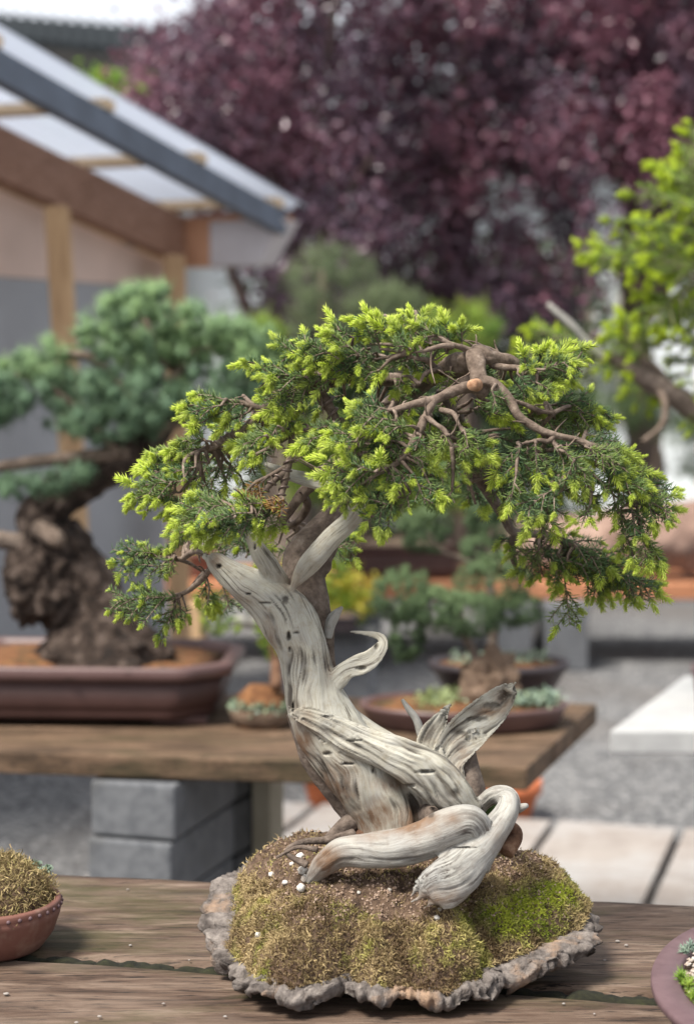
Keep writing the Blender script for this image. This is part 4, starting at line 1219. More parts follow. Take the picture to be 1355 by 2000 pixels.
def spray(F_, p0, p1, bright, tone=0.12, sc=1.0, nside=None, droop=0.06, rust=0.0, shs=0.0190, up=0.75, multi=1.0):
    p0, p1 = np.asarray(p0, float), np.asarray(p1, float)
    ax = p1 - p0; L = np.linalg.norm(ax); ax = ax / L
    nrm_ = nrm(np.array([RNG.normal(0, .35), -0.55 + RNG.normal(0, .3), up]))
    side = nrm(np.cross(ax, nrm_))
    kw = dict(nl=0.0102 * sc, nw=0.00088 * sc, dens=1600 / sc, wr=0.0009 * sc, rust=rust)
    end, td = twig(F_, p0, p1, droop, tone, **kw)
    tips = [(end, td, 1.0)]
    ns = nside if nside is not None else int(np.clip(L / (0.0085 * sc), 2, 7))
    for k in range(ns):
        f = 0.22 + 0.70 * (k + RNG.uniform(0, .6)) / ns
        sg = 1 if (k % 2) else -1
        st = p0 + (p1 - p0) * f + np.array([0, 0, droop * L * 2 * f * (1 - f)])
        ln = min(L, 0.06 * sc) * (0.52 * (1 - f) + 0.22) * RNG.uniform(0.8, 1.2)
        d = nrm(ax * 0.72 + side * sg * 0.75 + RNG.normal(size=3) * 0.16 + np.array([0, 0, -0.10]))
        e, tt = twig(F_, st, st + d * ln, RNG.uniform(0, .12), tone, **kw)
        tips.append((e, tt, RNG.uniform(.75, 1.0)))
    for e, tt, s_ in tips:
        if RNG.uniform() > bright * (1 if s_ == 1.0 else .72): continue
        m = 1 + (RNG.uniform() < 0.45 * multi) + (RNG.uniform() < 0.25 * multi)
        for q in range(m):
            dd = tt if q == 0 else nrm(tt + nrm(np.cross(tt, RNG.normal(size=3))) * 0.85)
            dd = nrm(dd + np.array([0, -0.12, -0.30]))
            F_.sh.append((e - dd * 0.002, dd, shs * sc * s_ * RNG.uniform(0.55, 1.15) * (1 if q == 0 else 0.8), RNG.uniform(0, 6.28), int(RNG.integers(NT))))

def link_foliage(F_, root, mat, wood, rank, limit=300, rust_mat=None):
    """Shoots that show largest become parts, the rest one part; old needles and fine twigs one part each."""
    order = sorted(range(len(F_.sh)), key=lambda i: rank(F_.sh[i]))
    me = [TPL[k].mesh('shoot', mat, True) for k in range(NT)]
    org = ORG[root.name]
    rest = MB()
    for n_, i in enumerate(order):
        e, d, s, roll, k = F_.sh[i]
        R = frame_of(d, roll) * s
        if n_ < limit:
            o = bpy.data.objects.new('shoot', me[k])
            col.objects.link(o)
            o.parent = root
            m = Matrix.Identity(4)
            for a_ in range(3):
                for b_ in range(3): m[a_][b_] = R[a_, b_]
                m[a_][3] = e[a_] - org[a_]
            o.matrix_basis = m
        else:
            t = TPL[k]
            rest.add(np.vstack(t.v) @ R.T + e, np.vstack(t.q), np.vstack(t.t), tone=np.concatenate([x for _, x in t.a['tone']]), rnd=np.concatenate([x for _, x in t.a['rnd']]))
    if rest.n: put('shoots', rest, mat, root, kind='stuff')
    if F_.n.n: put('needles', F_.n, mat, root, kind='stuff')
    if F_.rust.n:
        o = put('dead_needles', F_.rust, rust_mat or mat, root, kind='stuff'); o['label'] = 'dead orange brown needles'
    if F_.w.n: put('twigs', F_.w, wood, root, kind='stuff')

LITE[0] = True
FL_ = Foliage()
for x0, y0, x1, y1, br_ in LIME['rows']:
    dz = RNG.uniform(-.12, .10)
    spray(FL_, P(x0, y0, DS + dz + .03), P(x1, y1, DS + dz), min(1, br_ + .35), 0.22, 2.0, droop=0.03, shs=0.0165, multi=2.0)
for k in range(34):
    x, y = RNG.uniform(1230, 1520), RNG.uniform(380, 740)
    dz = RNG.uniform(.05, .3)
    spray(FL_, P(x + 40, y + 15, DS + dz), P(x - RNG.uniform(20, 60), y + RNG.uniform(-30, 30), DS + dz), 0.5, 0.1, 2.3)
link_foliage(FL_, lime, M['needle_lime'], M['twig'], lambda s: -s[2], 60)

LITE[0] = False
# ------------------------------------------------------------------ front bench
ZF = 0.70
front = thing('front_bench', 'weathered grey brown plank bench carrying the main bonsai', 'bench', (0, 1.6, 0))
def timber(mb, n0, n1, f0, f1, th, steps=220, seed=0, wob=0.0016):
    """Worn plank between a near edge (n0 to n1) and a far edge (f0 to f1)."""
    n0, n1, f0, f1 = [np.asarray(x, float) for x in (n0, n1, f0, f1)]
    sec = []
    r = 0.009
    for u in np.linspace(0, 1, 22): sec.append((u, 0.0))
    sec = [(0.0, -th), (0.0, -th * .5), (0.0, -r * 1.2), (0.008, -r * .35)] + [(0.028 + 0.944 * u, 0) for u in np.linspace(0, 1, 26)] + [(0.992, -r * .35), (1.0, -r * 1.2), (1.0, -th * .5), (1.0, -th)]
    m = len(sec)
    s = np.linspace(0, 1, steps)[:, None]
    A, B = n0 + (n1 - n0) * s, f0 + (f1 - f0) * s
    V = np.stack([A + (B - A) * u + np.array([0, 0, z]) for u, z in sec], 1)
    flat = V.reshape(-1, 3)
    d = fbm(flat * np.array([4, 55, 55]) + seed, 4, seed) - 0.5
    e = fbm(flat * np.array([7, 3, 3]) + seed * 2.3, 4, seed + 9) - 0.5
    flat = flat + np.stack([0 * d, e * wob * 5, d * wob * 2], 1)
    i = np.arange(steps - 1)[:, None] * m; j = np.arange(m)[None]; j2 = (j + 1) % m
    q = np.stack([i + j, i + m + j, i + m + j2, i + j2], -1).reshape(-1, 4)
    n_ = len(flat)
    flat = np.vstack([flat, flat[:m].mean(0), flat[-m:].mean(0)])
    t = [[n_, x, (x + 1) % m] for x in range(m)] + [[n_ + 1, (steps - 1) * m + (x + 1) % m, (steps - 1) * m + x] for x in range(m)]
    mb.add(flat, q, t)
fa, fb_ = PZ(-950, 1654, ZF), PZ(2250, 1809, ZF)
sa, sb = PZ(-950, 1797, ZF), PZ(2250, 2008, ZF)
tdir = nrm(fb_ - fa); nd = np.array([tdir[1], -tdir[0], 0])
mb = MB(); timber(mb, sa - nd * 0.006, sb - nd * 0.006, fa, fb_, 0.05, seed=3); put('plank', mb, M['plank'], front)
mb = MB(); timber(mb, sa + nd * 0.30, sb + nd * 0.30, sa + nd * 0.006, sb + nd * 0.022, 0.05, seed=8); put('plank', mb, M['plank'], front)
mb = MB()  # strip added to darken the gap: its shade plus mossy dirt
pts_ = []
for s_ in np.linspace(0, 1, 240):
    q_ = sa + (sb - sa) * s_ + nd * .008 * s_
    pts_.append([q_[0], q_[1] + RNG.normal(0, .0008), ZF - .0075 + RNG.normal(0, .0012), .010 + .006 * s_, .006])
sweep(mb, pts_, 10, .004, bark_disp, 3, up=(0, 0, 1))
put('seam_shade_dirt', mb, mottled('mossy_dirt_and_shade', [(0.35, (0.006, 0.006, 0.004)), (0.6, (0.020, 0.020, 0.009)), (0.8, (0.035, 0.045, 0.012))], 90, .95), front, kind='stuff')
for x in (-0.62, 0.72):
    mb = MB(); mb.box((x, 1.62, 0.3235), (0.2, 0.34, 0.645), 0.0); put('support_block', mb, M['concrete'], front, smooth=False, bevel=0.006)

# ------------------------------------------------------------------ main bonsai: stone slab, soil, moss
T = 1.72
SC_, SY_ = 0.050, 1.700
bon = thing('spruce_bonsai', 'spruce bonsai with bleached twisted trunk planted on a rough stone slab', 'bonsai', (SC_, SY_, ZF))
trace = [(398, 1837, .722), (416, 1873, .718), (459, 1910, .716), (489, 1950, .716), (556, 1968, .716), (634, 1957, .717), (670, 1946, .718), (719, 1966, .716), (804, 1964, .715), (876, 1975, .713), (943, 1957, .716), (985, 1928, .720), (1046, 1917, .722), (1106, 1884, .726), (1161, 1852, .730), (1177, 1808, .736), (1172, 1772, .742), (1137, 1752, .742), (428, 1718, .752), (450, 1694, .758)]
tp = np.array([PZ(t_[0], t_[1] - (26 if t_[1] > 1900 else 14 if t_[1] > 1830 else 4), t_[2] + .008) for t_ in trace])
ang = np.arctan2(tp[:, 1] - SY_, tp[:, 0] - SC_)
rad = np.hypot(tp[:, 1] - SY_, tp[:, 0] - SC_)
back_a = np.radians([55, 75, 95, 115])
back_r = np.array([0.155, 0.148, 0.150, 0.158])
ang = np.concatenate([ang, back_a]); rad = np.concatenate([rad, back_r]); zz = np.concatenate([tp[:, 2], np.full(4, .750)])
o_ = np.argsort(ang); ang, rad, zz = ang[o_], rad[o_], zz[o_]
ang3 = np.concatenate([ang - 2 * math.pi, ang, ang + 2 * math.pi]); rad3 = np.tile(rad, 3); zz3 = np.tile(zz, 3)
slab_r = lambda th: np.interp((th + math.pi) % (2 * math.pi) - math.pi, ang3, rad3)
def mf(th_):
    t_ = (np.asarray(th_) + math.pi) % (2 * math.pi) - math.pi
    f_ = 0.955 + .06 * (fbm(np.stack([np.cos(t_) * 5, np.sin(t_) * 5, t_ * 0 + 2], 1), 3, 51) - .5)
    for a0, w_, k_ in ((-38, 26, .13), (178, 24, .10), (-110, 22, .05), (-70, 14, .04)):
        dd = (t_ - math.radians(a0) + math.pi) % (2 * math.pi) - math.pi
        f_ = f_ - k_ * np.exp(-(dd / math.radians(w_)) ** 2)
    return f_
slab_z = lambda th: np.interp((th + math.pi) % (2 * math.pi) - math.pi, ang3, zz3)
n = 720
th = np.linspace(-math.pi, math.pi, n, endpoint=False)
cth = np.stack([np.cos(th), np.sin(th), th * 0], 1)
jag_ = (fbm(cth * 4.2 + 3, 3, 5) - .5) * .10 + (fbm(cth * 15 + 1, 3, 15) - .5) * .09 + (fbm(cth * 45, 2, 25) - .5) * .045
R0, Z0 = slab_r(th) * (1.0 + jag_), slab_z(th) + (fbm(cth * 9, 3, 35) - .5) * .012
thk = .40 + .85 * fbm(cth * 6 + 4, 3, 61)
rows = [(0.20, None, ZF + .0012), (0.48, None, ZF + .0014), (0.60, None, ZF + .003), (0.70, .6, -.004), (0.80, .35, -.007), (0.90, .12, -.010), (0.95, 0, -.0125), (0.98, 0, -.0122), (0.992, 0, -.0095), (0.999, 0, -.006), (1.0, 0, -.002), (0.992, 0, .0015), (0.975, 0, .0035), (0.955, 0, .0045), (0.935, 0, .0055), (0.91, 0, .006), (0.885, 0, .006), (0.86, 0, .0055), (0.83, 0, .004), (0.78, 0, .002), (0.70, 0, 0), (0.4, 0, 0)]
V = []
for k_, kb, dz in rows:
    z = np.full(n, dz) if kb is None else (Z0 * (1 - kb) + (ZF + .004) * kb + dz * thk)
    V.append(np.stack([SC_ + np.cos(th) * R0 * k_, SY_ + np.sin(th) * R0 * k_, z], 1))
V = np.array(V)
flat = V.reshape(-1, 3)
w8 = np.repeat(np.clip((np.array([r_[0] for r_ in rows]) - .7) / .25, 0, 1), n)
lay = np.concatenate([(fbm(cth * 13 + 7.3 * (k // 2), 4, 80 + k // 2) - .5) for k in range(len(rows))])
nz = (np.abs(2 * vnoise(flat * 42, 2) - 1) - .5) * .7 + (fbm(flat * 28, 3, 3) - .5)
n2 = (np.abs(2 * vnoise(flat * 150, 4) - 1) - .5) * .6 + (fbm(flat * 330 + 7, 3, 14) - 0.5) * .9
hol = np.clip(vnoise(flat * 130, 44) - .66, 0, 1) * .03
od = np.stack([np.cos(np.tile(th, len(rows))), np.sin(np.tile(th, len(rows))), np.zeros(len(flat))], 1)
flat = flat + od * ((nz * .006 + n2 * .004 + lay * .020 - hol) * w8)[:, None] + np.array([0, 0, 1.0]) * ((nz * .007 + n2 * .005 - hol) * w8)[:, None]
flat[:, 2] = np.maximum(flat[:, 2], ZF + .001)
i = np.arange(len(rows) - 1)[:, None] * n; j = np.arange(n)[None]
nn_ = len(flat)
c0 = flat[:n].mean(0); mb2 = np.vstack([flat, c0])
mb = MB(); mb.add(mb2, np.stack([i + j, i + (j + 1) % n, i + n + (j + 1) % n, i + n + j], -1).reshape(-1, 4), [[nn_, (x + 1) % n, x] for x in range(n)])
put('stone_slab', mb, M['stone'], bon)
for px, py, r_ in ((462, 1705, (.019, .014, .012)), (436, 1735, (.012, .012, .010)), (1150, 1775, (.012, .012, .012))):
    pass

MH = 0.062
CUSH = np.stack([SC_ + RNG.uniform(-.19, .19, 330), SY_ + RNG.uniform(-.19, .19, 330)], 1)
CUT = RNG.uniform(0, 1, 330)
CUR = RNG.uniform(.008, .017, 330)
def cushions(x, y):
    """Nearest moss cushion: dome height 0..1 and the cushion's own shade."""
    hgt, idx = np.zeros(len(x)), np.zeros(len(x), int)
    for s_ in range(0, len(x), 40000):
        d = np.hypot(x[s_:s_ + 40000, None] - CUSH[None, :, 0], y[s_:s_ + 40000, None] - CUSH[None, :, 1]) / CUR[None]
        k = d.argmin(1)
        hgt[s_:s_ + 40000] = np.clip(1 - d[np.arange(len(k)), k] ** 2, 0, 1)
        idx[s_:s_ + 40000] = k
    return hgt, CUT[idx]
def mound_z(x, y):
    th_ = np.arctan2(y - SY_, x - SC_)
    rho = np.hypot(x - SC_, y - SY_) / (slab_r(th_) * mf(th_))
    base = slab_z(th_) * np.clip(rho, 0, 1) ** 2 + (1 - np.clip(rho, 0, 1) ** 2) * .742 + .002
    h = MH * np.clip(1 - np.clip(rho, 0, 1) ** 2.5, 0, 1) ** 0.80
    q = np.stack([x, y, np.zeros_like(x)], 1)
    return base + h + (fbm(q * 42, 3, 6) - .5) * .017 * np.clip(h / .02, 0, 1) + (np.abs(2 * vnoise(q * 85, 8) - 1) - .5) * -.007 * np.clip(h / .02, 0, 1) + (fbm(q * 190, 3, 9) - .5) * .005 + cushions(x, y)[0] * .0048 * np.clip(h / .015, 0, 1) * np.clip((rho - .30) / .2, 0, 1), rho
nr, na = 70, 300
rho = np.linspace(0.0, 1.0, nr)[1:]
tha = np.linspace(0, 2 * math.pi, na, endpoint=False)
RR = (slab_r(tha) * mf(tha))[None] * rho[:, None]
X, Y = SC_ + np.cos(tha)[None] * RR, SY_ + np.sin(tha)[None] * RR
Z, _r = mound_z(X.ravel(), Y.ravel())
Z = Z.reshape(X.shape); Z[-1] -= .006
v = np.stack([X, Y, Z], -1).reshape(-1, 3)
i = np.arange(nr - 2)[:, None] * na; j = np.arange(na)[None]
q = np.stack([i + j, i + na + j, i + na + (j + 1) % na, i + (j + 1) % na], -1).reshape(-1, 4)
zc_, _ = mound_z(np.array([SC_]), np.array([SY_]))
v = np.vstack([v, [SC_, SY_, zc_[0]]])
mb = MB(); mb.add(v, q, [[len(v) - 1, x, (x + 1) % na] for x in range(na)])
put('soil_mound', mb, M['soil'], bon)

def on_mound(px, py):
    """Point of the mound's surface along the sight line through a photo pixel."""
    dd = np.linspace(1.45, 1.95, 500)
    pts = np.array([P(px, py, d) for d in dd])
    z, rho_ = mound_z(pts[:, 0], pts[:, 1])
    k = np.argmax((pts[:, 2] <= z) & (rho_ < 1.02))
    return pts[k]

# moss: short curling strands
NB = 145000
a_ = RNG.uniform(0, 2 * math.pi, NB); r_ = np.sqrt(RNG.uniform(0.0, 1.0, NB))
rm_ = slab_r(a_) * (mf(a_) + .015) * r_; x = SC_ + np.cos(a_) * rm_; y = SY_ + np.sin(a_) * rm_
z, rho_ = mound_z(x, y)
B = np.stack([x, y, z], 1)
bx, by, bd = proj(B)
g1 = np.exp(-(((bx - 1010) / 85) ** 2 + ((by - 1790) / 48) ** 2) * 0.9)
g1 = np.maximum(g1, 0.9 * np.exp(-(((bx - 1090) / 65) ** 2 + ((by - 1745) / 26) ** 2)))
g2 = 0.48 * np.exp(-(((bx - 900) / 70) ** 2 + ((by - 1850) / 50) ** 2))
g3 = 0.42 * np.exp(-(((bx - 660) / 110) ** 2 + ((by - 1785) / 26) ** 2))
fn = fbm(B * 70, 4, 21)
green = np.clip((np.maximum(np.maximum(g1 * 1.15, g2), g3) + (fn - .5) * 1.5) * 1.25 - .05, 0, 1)
bare = np.clip((1764 + 58 * np.exp(-((bx - 790) / 140) ** 2) - 34 * ((bx - 720) / 250) ** 2 - by) / 30 + (fn - .5) * 2.2, 0, 1)
bare = np.maximum(bare, np.exp(-(((bx - 800) / 120) ** 2 + ((by - 1770) / 32) ** 2)) * .95)
bare = bare * (1 - np.clip(g1 * 1.6, 0, 1))
keep = RNG.uniform(size=NB) > np.maximum(bare * 0.95, .6 * (fn < .36))
B, green, N_ = B[keep], green[keep], int(keep.sum())
ch_, ct_ = cushions(B[:, 0], B[:, 1])
cl_ = np.clip(.35 + .45 * ch_ + (fbm(B * 95, 3, 71) - .5) * .6, 0, 1)
green = np.clip(green + (ct_ - .55) * .55 * (green > .08), 0, 1)
ln = RNG.uniform(.0022, .0062, N_) * (.5 + 1.0 * cl_) * np.where(green > .5, .7, 1)
out = np.stack([B[:, 0] - SC_, B[:, 1] - SY_, np.full(N_, .10)], 1)
d1 = nrm(nrm(out) * .55 + RNG.normal(size=(N_, 3)) * .75 + np.array([0, 0, .45]))
d2 = nrm(d1 + RNG.normal(size=(N_, 3)) * .8 - np.array([0, 0, .35]))
s = nrm(np.cross(d1, RNG.normal(size=(N_, 3)))) * RNG.uniform(.00025, .0006, N_)[:, None]
m1 = B + d1 * (ln * .55)[:, None]; e1 = m1 + d2 * (ln * .6)[:, None]
VV = np.stack([B - s, B + s, m1 - s, m1 + s, e1], 1).reshape(-1, 3)
i0 = np.arange(N_)[:, None] * 5
mb = MB(); mb.add(VV, i0 + np.array([[0, 1, 3, 2]]), i0 + np.array([[2, 3, 4]]), tone=np.repeat(green, 5), rnd=np.repeat(np.clip(fbm(B * 40, 3, 31) * .7 + (ct_ - .5) * .55 + (cl_ - .5) * .9 + .12 + RNG.normal(0, .15, N_), 0, 1), 5))
put('moss', mb, M['moss_blade'], bon, kind='stuff')
# loose grit and fibres on the bare soil
mb = MB(); k = 0
while k < 2200:
    px, py = RNG.uniform(520, 1120), RNG.uniform(1610, 1800)
    w_ = on_mound(px, py)
    if w_[1] < 1.46: k += 1; continue
    r0 = RNG.uniform(.0006, .0019)
    d6 = np.array([[1, 0, 0], [-1, 0, 0], [0, 1, 0], [0, -1, 0], [0, 0, 1], [0, 0, -1.]]) * r0 * RNG.uniform(.6, 1.3, (6, 1))
    mb.add(w_ + d6 + [0, 0, r0 * .5], None, [[4, 0, 2], [4, 2, 1], [4, 1, 3], [4, 3, 0], [5, 2, 0], [5, 1, 2], [5, 3, 1], [5, 0, 3]])
    k += 1
put('grit', mb, mottled('soil_grit', [(0.3, (0.10, 0.065, 0.045)), (0.5, (0.26, 0.18, 0.13)), (0.7, (0.42, 0.33, 0.27))], 300, 0.9), bon, smooth=False, kind='stuff')
for px, py, r_ in ((586, 1677, 9), (591, 1703, 9), (595, 1720, 9), (588, 1737, 8), (557, 1727, 7), (531, 1710, 6), (641, 1710, 8), (622, 1711, 8), (606, 1716, 6), (852, 1795, 6), (504, 1830, 7), (858, 1778, 4), (570, 1690, 5), (700, 1745, 4), (760, 1740, 4)):
    w_ = on_mound(px, py); rr = r_ / F * T
    mb = MB(); blob(mb, w_ + np.array([0, -rr * .2, rr * .45]), (rr * RNG.uniform(.8, 1.15), rr * .9, rr * RNG.uniform(.7, .95)), 16, 10, .42, 2.4, px)
    put('pebble', mb, M['pebble'], bon)

# ------------------------------------------------------------------ main bonsai: trunk, roots, jins
def crack(g, f, s, wd):
    return np.exp(-((vnoise(g * np.array(f) + s, s) - .5) / wd) ** 2)
def dead_disp(g, TH, V, seed):
    lump = fbm(g * np.array([26, 26, 16]) + seed, 3, seed + 7) - .5
    rib = vnoise(g * np.array([120, 120, 8]) + seed, seed) - .5
    fine = vnoise(g * np.array([420, 420, 24]) + seed, seed + 4) - .5
    m_ = np.clip(fbm(g * np.array([30, 30, 12]) + 5, 2, seed + 11) * 4 - 1.9, 0, 1)
    return 0.40 * lump + 0.16 * (vnoise(g * np.array([62, 62, 5]) + seed, seed + 21) - .5) + 0.035 * rib + 0.02 * fine - (0.12 * crack(g, [150, 150, 7], seed, .07) + .06 * crack(g, [380, 380, 16], seed + 2, .09)) * m_
def dead_disp_deep(g, TH, V, seed):
    lump = fbm(g * np.array([40, 40, 18]) + seed, 3, seed + 7) - .5
    rib = vnoise(g * np.array([200, 200, 8]) + seed, seed) - .5
    fine = vnoise(g * np.array([520, 520, 20]) + seed, seed + 4) - .5
    return 0.50 * lump + 0.13 * rib + 0.08 * fine - 0.22 * crack(g, [190, 190, 7], seed, .08) - .14 * crack(g, [420, 420, 14], seed + 2, .10)
def root_disp(g, TH, V, seed):
    r1 = vnoise(g * np.array([120, 120, 10]) + seed, seed)
    lump = fbm(g * np.array([22, 22, 14]) + seed, 3, seed + 7) - .5
    return 0.26 * lump + 0.05 * (r1 - .5) - .05 * crack(g, [200, 200, 9], seed, .06)

def base_disp(g, TH, V, seed):
    return 0.34 * (fbm(g * np.array([24, 24, 15]) + seed, 3, seed + 7) - .5) + .13 * (vnoise(g * np.array([62, 62, 5]) + seed, seed + 21) - .5)

def part(name, specs, mat, parent=None, lab=None):
    mb = MB()
    for k, sp in enumerate(specs):
        kw = dict(n_around=72, step=.0016, disp=bark_disp, seed=k + 1)
        kw.update(sp[1] if len(sp) > 1 else {})
        sweep(mb, px_path(sp[0], T), **kw)
    o = put(name, mb, mat, parent or bon)
    if lab: o['label'] = lab
    return o

# Each row: name, label, is a root, control rows, sweep options. All are fused into one continuous body of wood first.
WOOD = [
 ('trunk', None, 0, [(410, 1083, 7, .0), (418, 1094, 19, 0), (440, 1114, 26, 0), (470, 1137, 34, 0), (515, 1166, 45, 0), (562, 1208, 56, 0), (590, 1262, 50, 0), (602, 1320, 50, 0), (617, 1375, 57, 0), (650, 1438, 66, 0), (700, 1500, 70, 0), (742, 1560, 69, 0), (768, 1620, 70, 0), (778, 1670, 72, 0)], dict(n_around=64, seed=2)),
 ('trunk', None, 0, [(660, 1400, 34, .01), (700, 1425, 30, .005), (745, 1460, 36, 0), (800, 1500, 48, .0), (845, 1550, 52, .0), (865, 1600, 46, 0), (865, 1640, 42, 0)], dict(n_around=48, seed=6)),
 ('slash', 'split pale slab of wood peeling off the trunk front', 0, [(564, 1390, 3, -.024, 2), (578, 1396, 10, -.026, 6), (605, 1405, 18, -.028, 9), (655, 1429, 25, -.031, 12), (715, 1455, 29, -.034, 15), (780, 1480, 36, -.036, 20), (838, 1513, 46, -.034, 25), (880, 1555, 42, -.030, 26), (912, 1585, 32, -.024, 24), (935, 1610, 20, -.020, 20)], dict(n_around=48, seed=5)),
 ('jin', 'smooth bleached branch bent like a hook', 0, [(570, 1150, 6, -.012, 4), (584, 1126, 15, -.012, 10), (602, 1102, 21, -.020, 14), (622, 1080, 22, -.028, 16), (650, 1048, 22, -.034, 17), (680, 1020, 21, -.035, 17), (695, 994, 21, -.034, 17), (684, 970, 19, -.032, 16), (648, 950, 15, -.028, 13), (606, 937, 13, -.022, 11), (572, 928, 11, -.018, 10), (540, 915, 8, -.012, 8), (516, 904, 4, -.008, 4)], dict(n_around=40, seed=9)),
 ('jin', 'short forked white jin', 0, [(556, 1165, 18, .004), (542, 1136, 22, -.002), (524, 1106, 20, -.010), (508, 1082, 18, -.018), (498, 1062, 14, -.022), (484, 1045, 7, -.026), (470, 1037, 5, -.03), (452, 1029, 3, -.034)], dict(n_around=36, seed=11)),
 ('jin', 'thin white jin curling back on itself', 0, [(628, 1378, 12, -.008, 9), (642, 1350, 17, -.008, 13), (660, 1326, 21, -.010, 14), (678, 1309, 18, -.010, 10), (700, 1300, 21, -.012, 9), (722, 1290, 20, -.013, 7), (739, 1273, 17, -.012, 6), (748, 1257, 13, -.008, 6), (744, 1245, 10, -.001, 6), (730, 1239, 8, .004, 6), (710, 1236, 6, .006, 5), (682, 1233, 3, .008, 3)], dict(n_around=40, seed=13, trough=.30)),
 ('wing', 'narrow upright blade of split deadwood', 0, [(850, 1510, 28, -.01, 16), (838, 1470, 26, -.008, 12), (842, 1440, 24, -.004, 9), (858, 1408, 17, .002, 6), (870, 1388, 8, .006, 4), (882, 1374, 3, .008, 3)], dict(n_around=40, seed=15, trough=.25)),
 ('wing', 'broad hollow blade of split deadwood pointing up right', 0, [(878, 1530, 30, -.012, 16), (872, 1490, 32, -.012, 11), (893, 1450, 38, -.008, 7), (930, 1412, 40, -.002, 6), (962, 1384, 35, .004, 6), (984, 1362, 27, .010, 6), (998, 1346, 16, .014, 5), (1004, 1336, 5, .016, 4)], dict(n_around=56, seed=16, trough=.55)),
 ('root', 'long grey surface root lying across the front', 1, [(606, 1722, 10, -.040), (622, 1700, 18, -.052), (640, 1682, 25, -.060), (672, 1664, 30, -.067), (725, 1661, 32, -.073), (780, 1657, 34, -.079), (832, 1640, 37, -.083), (876, 1618, 37, -.084), (912, 1608, 35, -.080), (935, 1626, 30, -.076), (940, 1656, 30, -.078), (925, 1690, 32, -.085)], dict(n_around=48, seed=21)),
 ('root', 'grey surface root bent into a knee', 1, [(838, 1754, 40, -.106, 8), (852, 1738, 50, -.104, 16), (897, 1700, 51, -.095, 26), (943, 1652, 38, -.080, 30), (970, 1612, 31, -.068, 29), (989, 1582, 28, -.057, 27), (992, 1560, 25, -.046, 25), (970, 1553, 22, -.032, 22), (946, 1566, 18, -.02, 18), (930, 1590, 16, -.015, 16)], dict(n_around=48, seed=24)),
]
def splinters(mb, px, py, dz, ang, n, L, r, spread):
    for k in range(n):
        a_ = math.radians(ang + RNG.normal(0, spread))
        l_ = L * RNG.uniform(.5, 1.1)
        x0, y0 = px + RNG.normal(0, r * 1.6), py + RNG.normal(0, r * 1.6)
        sweep(mb, px_path([(x0 - math.cos(a_) * l_ * .6, y0 + math.sin(a_) * l_ * .6, r, dz), (x0, y0, r * .8, dz), (x0 + math.cos(a_) * l_, y0 - math.sin(a_) * l_, r * .25, dz)], T), 10, .002)
src_v, src_g, src_r, src_id = [], [], [], []
fm = MB()
for k, (nm, lab, isr, rows_, kw) in enumerate(WOOD):
    one = MB()
    kw = dict(kw)
    tw = 7.0
    sweep(one, px_path(rows_, T), step=.0022, disp=base_disp, **kw)
    if k == 0: splinters(one, 416, 1092, 0, 125, 7, 18, 5, 22)
    if k == 2: splinters(one, 590, 1399, -.028, 168, 5, 26, 4, 12)
    if k == 7: splinters(one, 996, 1350, .012, 55, 8, 18, 4, 30); splinters(one, 930, 1436, 0, -40, 6, 16, 4, 25)
    if k == 6: splinters(one, 872, 1390, .005, 60, 4, 16, 3, 12)
    if k == 9: splinters(one, 848, 1745, -.106, 222, 16, 22, 6, 14); splinters(one, 880, 1752, -.104, 240, 8, 16, 5, 14); splinters(one, 822, 1735, -.106, 215, 8, 16, 5, 14)
    v_ = np.vstack(one.v)
    g_ = np.zeros((len(v_), 3))
    for st, x in one.a['grain']: g_[st:st + len(x)] = x
    g_[:one.a['grain'][1][0] if len(one.a['grain']) > 1 else None] -= kw.get('seed', 0) * .37
    src_v.append(v_); src_g.append(g_ + np.array([k * 1.7, k * 1.7, 0])); src_id.append(np.full(len(v_), k))
    fm.add(v_, np.vstack(one.q), np.vstack(one.t))
src_v, src_g, src_id = np.vstack(src_v), np.vstack(src_g), np.concatenate(src_id)
tmp = bpy.data.objects.new('wood_body', fm.mesh('wood_body', M['dead']))
col.objects.link(tmp)
rm = tmp.modifiers.new('fuse', 'REMESH'); rm.mode = 'VOXEL'; rm.voxel_size = 0.00125
dg = bpy.context.evaluated_depsgraph_get()
em = tmp.evaluated_get(dg).to_mesh()
W = np.zeros(len(em.vertices) * 3, np.float32); em.vertices.foreach_get('co', W); W = W.reshape(-1, 3).astype(float)
lt = np.zeros(len(em.polygons), np.int32); em.polygons.foreach_get('loop_total', lt)
li = np.zeros(len(em.loops), np.int32); em.loops.foreach_get('vertex_index', li)
ls = np.zeros(len(em.polygons), np.int32); em.polygons.foreach_get('loop_start', ls)
ed = np.zeros(len(em.edges) * 2, np.int32); em.edges.foreach_get('vertices', ed); ed = ed.reshape(-1, 2)
tmp.evaluated_get(dg).to_mesh_clear()
bpy.data.objects.remove(tmp)
Q4 = li[ls[lt == 4][:, None] + np.arange(4)[None]]
deg = np.bincount(ed.ravel(), minlength=len(W)).astype(float)
def lap(X):
    S_ = np.zeros_like(X)
    for c_ in range(X.shape[1]):
        S_[:, c_] = np.bincount(ed[:, 0], X[ed[:, 1], c_], len(W)) + np.bincount(ed[:, 1], X[ed[:, 0], c_], len(W))
    return S_ / np.maximum(deg, 1)[:, None]
for it in range(5): W = W * .4 + lap(W) * .6
def vnormals(W):
    fn_ = np.cross(W[Q4[:, 2]] - W[Q4[:, 0]], W[Q4[:, 3]] - W[Q4[:, 1]])
    S_ = np.zeros_like(W)
    for k in range(4):
        for c_ in range(3): S_[:, c_] += np.bincount(Q4[:, k], fn_[:, c_], len(W))
    return nrm(S_)
from mathutils import kdtree
kd = kdtree.KDTree(len(src_v))
for i_, v_ in enumerate(src_v): kd.insert(v_, i_)
kd.balance()
near = np.array([kd.find(v_)[1] for v_ in W])
